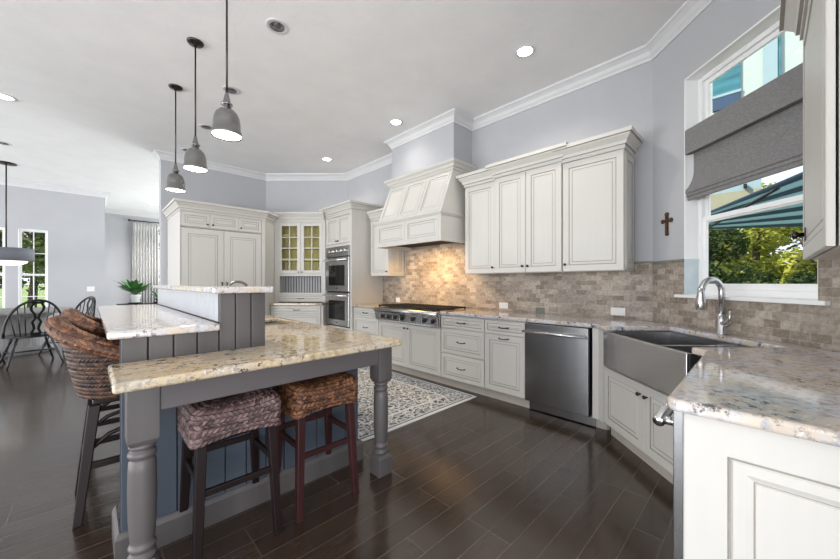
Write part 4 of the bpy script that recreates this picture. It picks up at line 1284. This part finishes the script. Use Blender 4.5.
def windsor(label, loc, rz):
    """bow-back chair facing +y; back at -y"""
    t = thing('windsor_chair', label, 'chair', loc, rz, 'black bow-back chairs around the dining table')
    seat = []
    for i in range(28):
        a = 2*PI*i/28
        r = 0.26+0.02*math.cos(2*a)
        seat.append((1.08*r*math.cos(a), 0.92*r*math.sin(a)))
    MB().prism(seat, 0.425, 0.462).build('seat', 'black', t, bevel=0.012)
    W_, H_ = 0.315, 0.545
    def bow(a): return (-W_*math.cos(a), -0.20-0.13*math.sin(a)*(H_*math.sin(a))/H_, 0.455+H_*max(0.0, math.sin(a))**0.85)
    MB().tube([bow(PI*i/26) for i in range(27)], 0.0165, 10).build('bow', 'black', t)
    for x in (-0.235, -0.175, -0.115, 0.115, 0.175, 0.235):
        a = math.acos(-x*1.12/W_)
        MB().tube([(x*0.85, -0.205, 0.455), bow(a)], 0.0075, 8).build('spindle', 'black', t)
    spl = MB()
    outl = [(0.050, 0.0), (0.060, 0.05), (0.036, 0.11), (0.048, 0.17), (0.060, 0.21), (0.030, 0.27), (0.040, 0.33), (0.075, 0.39), (0.082, 0.44), (0.060, 0.49), (0.078, 0.525)]
    for sx in (-1, 1):
        for (w0, h0), (w1, h1) in zip(outl[:-1], outl[1:]):
            y0_, y1_ = -0.205-0.13*h0/0.545, -0.205-0.13*h1/0.545
            i0, i1 = max(0.0, w0-0.030), max(0.0, w1-0.030)
            if h0 > 0.44 or h1 < 0.06: i0 = i1 = 0
            p_ = [(sx*i0, y0_, 0.455+h0), (sx*w0, y0_, 0.455+h0), (sx*w1, y1_, 0.455+h1), (sx*i1, y1_, 0.455+h1)]
            spl.add(p_+[(x, y-0.016, z) for x, y, z in p_], [(0, 1, 2, 3), (7, 6, 5, 4), (0, 4, 5, 1), (1, 5, 6, 2), (2, 6, 7, 3), (3, 7, 4, 0)])
    spl.build('splat', 'black', t)
    for sx in (-1, 1):
        for sy in (-1, 1):
            a_, b_ = Vector((sx*0.17, sy*0.14, 0.43)), Vector((sx*0.29, sy*0.26, 0.0))
            pts = [a_.lerp(b_, q) for q in (0, 0.2, 0.3, 0.45, 0.6, 0.75, 0.8, 1.0)]
            MB().tube(pts, [0.012, 0.020, 0.013, 0.021, 0.023, 0.015, 0.018, 0.011], 10).build('leg', 'black', t)
        MB().tube([(sx*0.235, -0.205, 0.20), (sx*0.225, 0, 0.20), (sx*0.235, 0.205, 0.20)], [0.009, 0.015, 0.009], 8).build('stretcher', 'black', t)
    MB().tube([(-0.225, 0, 0.20), (0, 0, 0.20), (0.225, 0, 0.20)], [0.009, 0.014, 0.009], 8).build('stretcher', 'black', t)
    return t
w1 = windsor('black bow-back dining chair with its back to the kitchen, nearest the stools', (-0.64, 8.02, 0), math.atan2(0.43, 1.58)*1.0)
copy_thing(w1, (-0.26, 9.00, 0), math.radians(62), 'black bow-back dining chair at the right of the round table, below the switch')
copy_thing(w1, (-1.27, 8.15, 0), math.radians(-8), 'black bow-back dining chair cut off by the left picture edge')

dp = thing('drum_chandelier', 'charcoal drum pendant with glowing bowl over the dining table', 'pendant light', (-1.07, 9.6, CEIL), 0)
MB().lathe([(0.13, -0.001), (0.13, -0.015), (0.11, -0.022), (0.02, -0.03)], (0, 0, 0), 'z', 24).build('canopy', 'bronze', dp)
MB().tube([(0, 0, -0.02), (0, 0, -1.56)], 0.010, 8).build('rod', 'bronze', dp)
MB().lathe([(0.265, -1.545), (0.272, -1.545), (0.272, -1.765), (0.265, -1.765)], (0, 0, 0), 'z', 40).box(-0.268, 0.268, -0.006, 0.006, -1.56, -1.55).build('shade', 'drum', dp)
MB().lathe([(0.340, -1.540), (0.344, -1.540), (0.344, -1.770), (0.340, -1.770)], (0, 0, 0), 'z', 40).build('sheer_shade', 'sheer', dp)
MB().lathe([(0.262, -1.767), (0.255, -1.795), (0.19, -1.835), (0.09, -1.852), (0.02, -1.855)], (0, 0, 0), 'z', 36).build('bowl', 'bowl', dp)

# curtain and rod in the far recess
cu = thing('curtain', 'long light-grey pleated drape in the far recess', 'curtain', (1.25, 13.33, 0), 0)
cm = MB(); n = 120
for zq, amp, sc in ((0.02, 0.050, 1.0), (1.5, 0.046, 1.0), (2.85, 0.034, 0.99), (2.93, 0.012, 0.97), (3.10, 0.020, 0.98)):
    for i in range(n+1):
        x = -0.315+0.63*i/n
        cm.v.append((x*sc, amp*math.sin(i*2*PI/n*9)+0.008*math.sin(i*0.9+zq), zq))
for j in range(4):
    for i in range(n):
        a = j*(n+1)+i
        cm.f.append([a, a+1, a+n+2, a+n+1]); cm.m.append(0); cm.s.append(True)
cp_ = cm.build('drape', 'curtain', cu, fix=False)
so = cp_.modifiers.new('thick', 'SOLIDIFY'); so.thickness = 0.004
single('curtain_rod', MB().tube([(0.88, 13.33, 3.145), (2.5, 13.33, 3.145)], 0.016, 10).lathe([(0.02, -0.04), (0.032, -0.02), (0.032, 0.01), (0.012, 0.03)], (0.87, 13.33, 3.145), 'x', 12)
       .tube([(1.0, 13.33, 3.145), (1.0, 13.499, 3.145)], 0.010, 8).tube([(2.45, 13.33, 3.145), (2.45, 13.499, 3.145)], 0.010, 8), 'bronze', 'dark metal rod carrying the grey drape', 'curtain rod', (1.0, 13.33, 3.145))

# console with plants
cn = thing('console_table', 'low console table with plants in front of the far window', 'table', (0.95, 11.48, 0), 0)
MB().box(-0.45, 0.75, -0.22, 0.22, 0.69, 0.725).build('top', 'dark', cn, bevel=0.004)
for sx in (-0.41, 0.71):
    for sy in (-0.18, 0.18): MB().taper((sx, sy, 0), 0.02, (sx, sy, 0.69), 0.025).build('leg', 'dark', cn)
def leaf(mb, base, az, ln, wd, lift, droop, mat=0):
    n = 7; L = []
    for i in range(n+1):
        s_ = i/n
        r = ln*s_*math.cos(lift*(1-s_*droop)); z = ln*s_*math.sin(lift)-droop*ln*0.5*s_*s_
        wv = wd*max(0.0, math.sin(PI*min(1, max(0.02, (s_-0.25)/0.75))))**0.8 if s_ > 0.25 else 0.004
        c_ = Vector((base[0]+r*math.cos(az), base[1]+r*math.sin(az), base[2]+z))
        sd = Vector((-math.sin(az), math.cos(az), 0))*wv
        L.append((c_-sd+Vector((0, 0, 0.15*wv)), c_, c_+sd+Vector((0, 0, 0.15*wv))))
    b = len(mb.v)
    for q in L: mb.v += [tuple(p_) for p_ in q]
    for i in range(n):
        for k in range(2):
            a_ = b+i*3+k
            mb.f.append([a_, a_+1, a_+4, a_+3]); mb.m.append(mat); mb.s.append(True)
def potted(label, loc, rp, hp, nl, ln, wd, pot):
    t = thing('potted_plant', label, 'plant', loc, 0, 'potted plants on the console')
    MB().lathe([(rp*1.25, 0.0), (rp*1.35, 0.012), (rp*1.35, 0.03), (rp*1.2, 0.034)], (0, 0, 0), 'z', 20).build('saucer', 'black', t)
    MB().lathe([(rp*0.7, 0.034), (rp*0.78, 0.04), (rp, hp*0.9), (rp*1.05, hp*0.92), (rp*1.05, hp), (rp*0.9, hp), (rp*0.9, hp*0.9)], (0, 0, 0), 'z', 20).build('pot', pot, t)
    lm = MB(); rnd = random.Random(nl)
    for i in range(nl):
        az = 2*PI*i*0.381966+rnd.uniform(-.3, .3)
        leaf(lm, (0.3*rp*math.cos(az), 0.3*rp*math.sin(az), hp*0.95), az, ln*rnd.uniform(0.55, 1.1), wd*rnd.uniform(0.7, 1.1), rnd.uniform(0.75, 1.5), rnd.uniform(0.15, 0.7))
    lo = lm.build('leaves', 'leaf', t, fix=False)
    return t
potted('leafy green plant in a white pot in front of the drape', (0.86, 11.44, 0.7255), 0.11, 0.23, 60, 0.50, 0.055, 'white')
potted('low dark plant to the right of the white potted plant', (1.36, 11.45, 0.7255), 0.09, 0.12, 30, 0.30, 0.03, 'black')

# ------------------------------------------------------------------ outdoors
structure('ground', MB().box(4.3, 500, -300, 500, -0.6, -0.45).box(-400, 4.3, 13.95, 500, -0.6, -0.45), 'grass')
nb_ = thing('neighboring_building', 'pale mint stucco house wing with blue windows outside the kitchen window', 'building', (9.0, 0.3, -0.45), 0)
MB().box(0, 0.5, -1.8, 1.5, 3.90, 7.6).build('upper_wall', 'mint', nb_)
MB().box(0.02, 0.5, -0.25, 1.5, 3.50, 3.90).build('blue_band', 'paleblue', nb_)
MB().box(0.02, 0.5, -0.25, 1.5, 2.85, 3.50).build('lower_wall', 'beige', nb_)
MB().box(0.05, 0.3, 1.25, 1.5, 0.0, 2.85).build('support_post', 'beige', nb_)
wn_ = MB().box(-0.04, 0.02, 0.03, 0.44, 5.15, 6.03).build('window', 'tealglass', nb_)
MB().box(-0.05, 0.0, 0.03, 0.44, 5.15, 5.38).build('lower_shade', 'navy', wn_)
MB().box(-0.055, 0.0, 0.02, 0.45, 5.40, 5.45).build('rail', 'paleblue', wn_)
MB().box(-0.05, 0.02, -0.46, -0.27, 4.3, 7.2).build('shutter', 'paleblue', nb_)
MB().box(-0.06, 0.02, -0.50, -0.47, 4.3, 7.2).build('shutter_edge', 'tealglass', nb_)
MB().box(-0.08, 0.0, -0.06, -0.01, 3.52, 3.60).build('wall_lamp', 'black', nb_)

aw = thing('patio_awning', 'teal and navy striped awning outside the kitchen window', 'awning', (6.0, 0.0, -0.45), 0)
am = MB(); uvs = []
A_, B_, C_, D_ = Vector((7.0, 0.75, 2.12)), Vector((7.0, -1.4, 1.955)), Vector((4.9, -0.95, 2.60)), Vector((6.5, 0.62, 2.28))
nU, nV = 16, 10
for lay in (0, 1):
    for j in range(nV+1):
        for i in range(nU+1):
            u, v = i/nU, j/nV
            p_ = A_.lerp(B_, u).lerp(D_.lerp(C_, u), v)
            am.v.append((p_.x, p_.y, p_.z+0.012*lay)); uvs.append((u, v))
st_ = (nU+1)*(nV+1)
for j in range(nV):
    for i in range(nU):
        a = j*(nU+1)+i
        am.f.append([a, a+nU+1, a+nU+2, a+1]); am.m.append(0); am.s.append(True)
        am.f.append([st_+a, st_+a+1, st_+a+nU+2, st_+a+nU+1]); am.m.append(0); am.s.append(True)
am.uv = uvs
am.build('canvas', 'stripes', aw, world=True, fix=False)
MB().tube([(7.0, 0.70, 2.09), (5.4, -0.1, 2.30)], 0.018, 8).build('arm', 'iron', aw, world=True)
MB().tube([(7.0, 0.70, 2.09), (7.0, 0.70, -0.45)], 0.03, 8).build('post', 'iron', aw, world=True)

def tree(label, x, y, h, w, mat, n, name='tree', z0=-0.45, trunk=True, leafsz=0.16, group=None, low=0.25):
    t = thing(name, label, 'tree' if name == 'tree' else 'shrub', (x, y, z0), 0, group)
    rnd = random.Random(hash((round(x*10), round(y*10))) % 9999)
    if trunk:
        pts = [(0, 0, 0)]
        for i in range(1, 6): pts.append((pts[-1][0]+rnd.uniform(-.08, .08), pts[-1][1]+rnd.uniform(-.08, .08), h*0.17*i))
        tb = MB().tube(pts, [0.16, 0.13, 0.11, 0.09, 0.07, 0.04], 8)
        for q in range(5):
            a = rnd.uniform(0, 2*PI); zz_ = h*rnd.uniform(0.35, 0.7)
            tb.tube([(0, 0, zz_), (0.5*w*math.cos(a), 0.5*w*math.sin(a), zz_+h*0.15)], [0.05, 0.02], 6)
        tb.build('trunk', 'bark', t)
    mb = MB()
    blobs = [(rnd.uniform(-1, 1)*w*0.6, rnd.uniform(-1, 1)*w*0.6, h*rnd.uniform(low, 0.92), w*rnd.uniform(0.28, 0.5)) for _ in range(16)]
    for i in range(n):
        bx_, by_, bz_, br_ = blobs[i % len(blobs)]
        d_ = Vector((rnd.gauss(0, 1), rnd.gauss(0, 1), rnd.gauss(0, 1))).normalized()*br_*rnd.uniform(0.6, 1.05)
        c_ = Vector((bx_, by_, bz_))+d_
        a_ = Vector((rnd.gauss(0, 1), rnd.gauss(0, 1), rnd.gauss(0, 0.6))).normalized()
        b_ = a_.cross(Vector((rnd.gauss(0, 1), rnd.gauss(0, 1), rnd.gauss(0, 1)))).normalized()
        s_ = leafsz*rnd.uniform(0.6, 1.3)
        mb.add([c_-a_*s_, c_+b_*s_*0.45, c_+a_*s_, c_-b_*s_*0.45], [(0, 1, 2, 3)])
    mb.build('crown', mat, t, fix=False)
    return t
GT = 'trees beyond the kitchen window'
tree('dark leafy tree at the left of the garden view below the awning', 12.0, 1.15, 4.2, 1.0, 'fol_dark', 5000, group=GT, leafsz=0.075)
tree('bright yellow-green tree in the middle of the garden view', 13.5, 0.1, 4.3, 1.3, 'fol_light', 7500, group=GT, leafsz=0.075)
tree('bright yellow-green tree at the right of the garden view', 12.5, -1.0, 3.8, 1.1, 'fol_light', 6000, group=GT, leafsz=0.075)
tree('tall mid-green tree behind the yellow-green trees outside the kitchen', 16.0, 1.2, 5.0, 1.8, 'fol_mid', 6000, group=GT, leafsz=0.13)
tree('mid-green tree behind the right of the garden view', 16.0, -1.6, 4.4, 1.8, 'fol_mid', 5000, group=GT, leafsz=0.13)
for i, (yy, tx) in enumerate(((1.3, 'left'), (0.35, 'middle'), (-0.6, 'right'))):
    tree('dark shrub low in the garden view, %s of three' % tx, 10.4, yy, 2.0, 0.75, 'fol_dark', 3200, 'shrub', leafsz=0.06, trunk=False, group='dark shrubs outside the kitchen window', low=0.1)
GD = 'trees beyond the dining windows'
tree('leafy tree beyond the right dining window', -1.6, 20.0, 5.6, 1.5, 'fol_mid', 1500, group=GD, leafsz=0.16, low=0.35)
tree('leafy tree beyond the left dining window', -4.4, 22.0, 5.2, 1.6, 'fol_mid', 1200, group=GD, leafsz=0.16, low=0.35)
tree('dark tree farther back between the dining windows', -3.2, 30.0, 6.0, 2.2, 'fol_dark', 1300, group=GD, leafsz=0.22, low=0.3)
tree('dark tree behind the leafy one seen in the right dining window', -1.0, 29.0, 6.0, 2.2, 'fol_dark', 1300, group=GD, leafsz=0.22, low=0.3)
tree('leafy tree beyond the far window beside the drape', 2.9, 18.5, 6.0, 1.6, 'fol_mid', 2400, group=GD, leafsz=0.16)
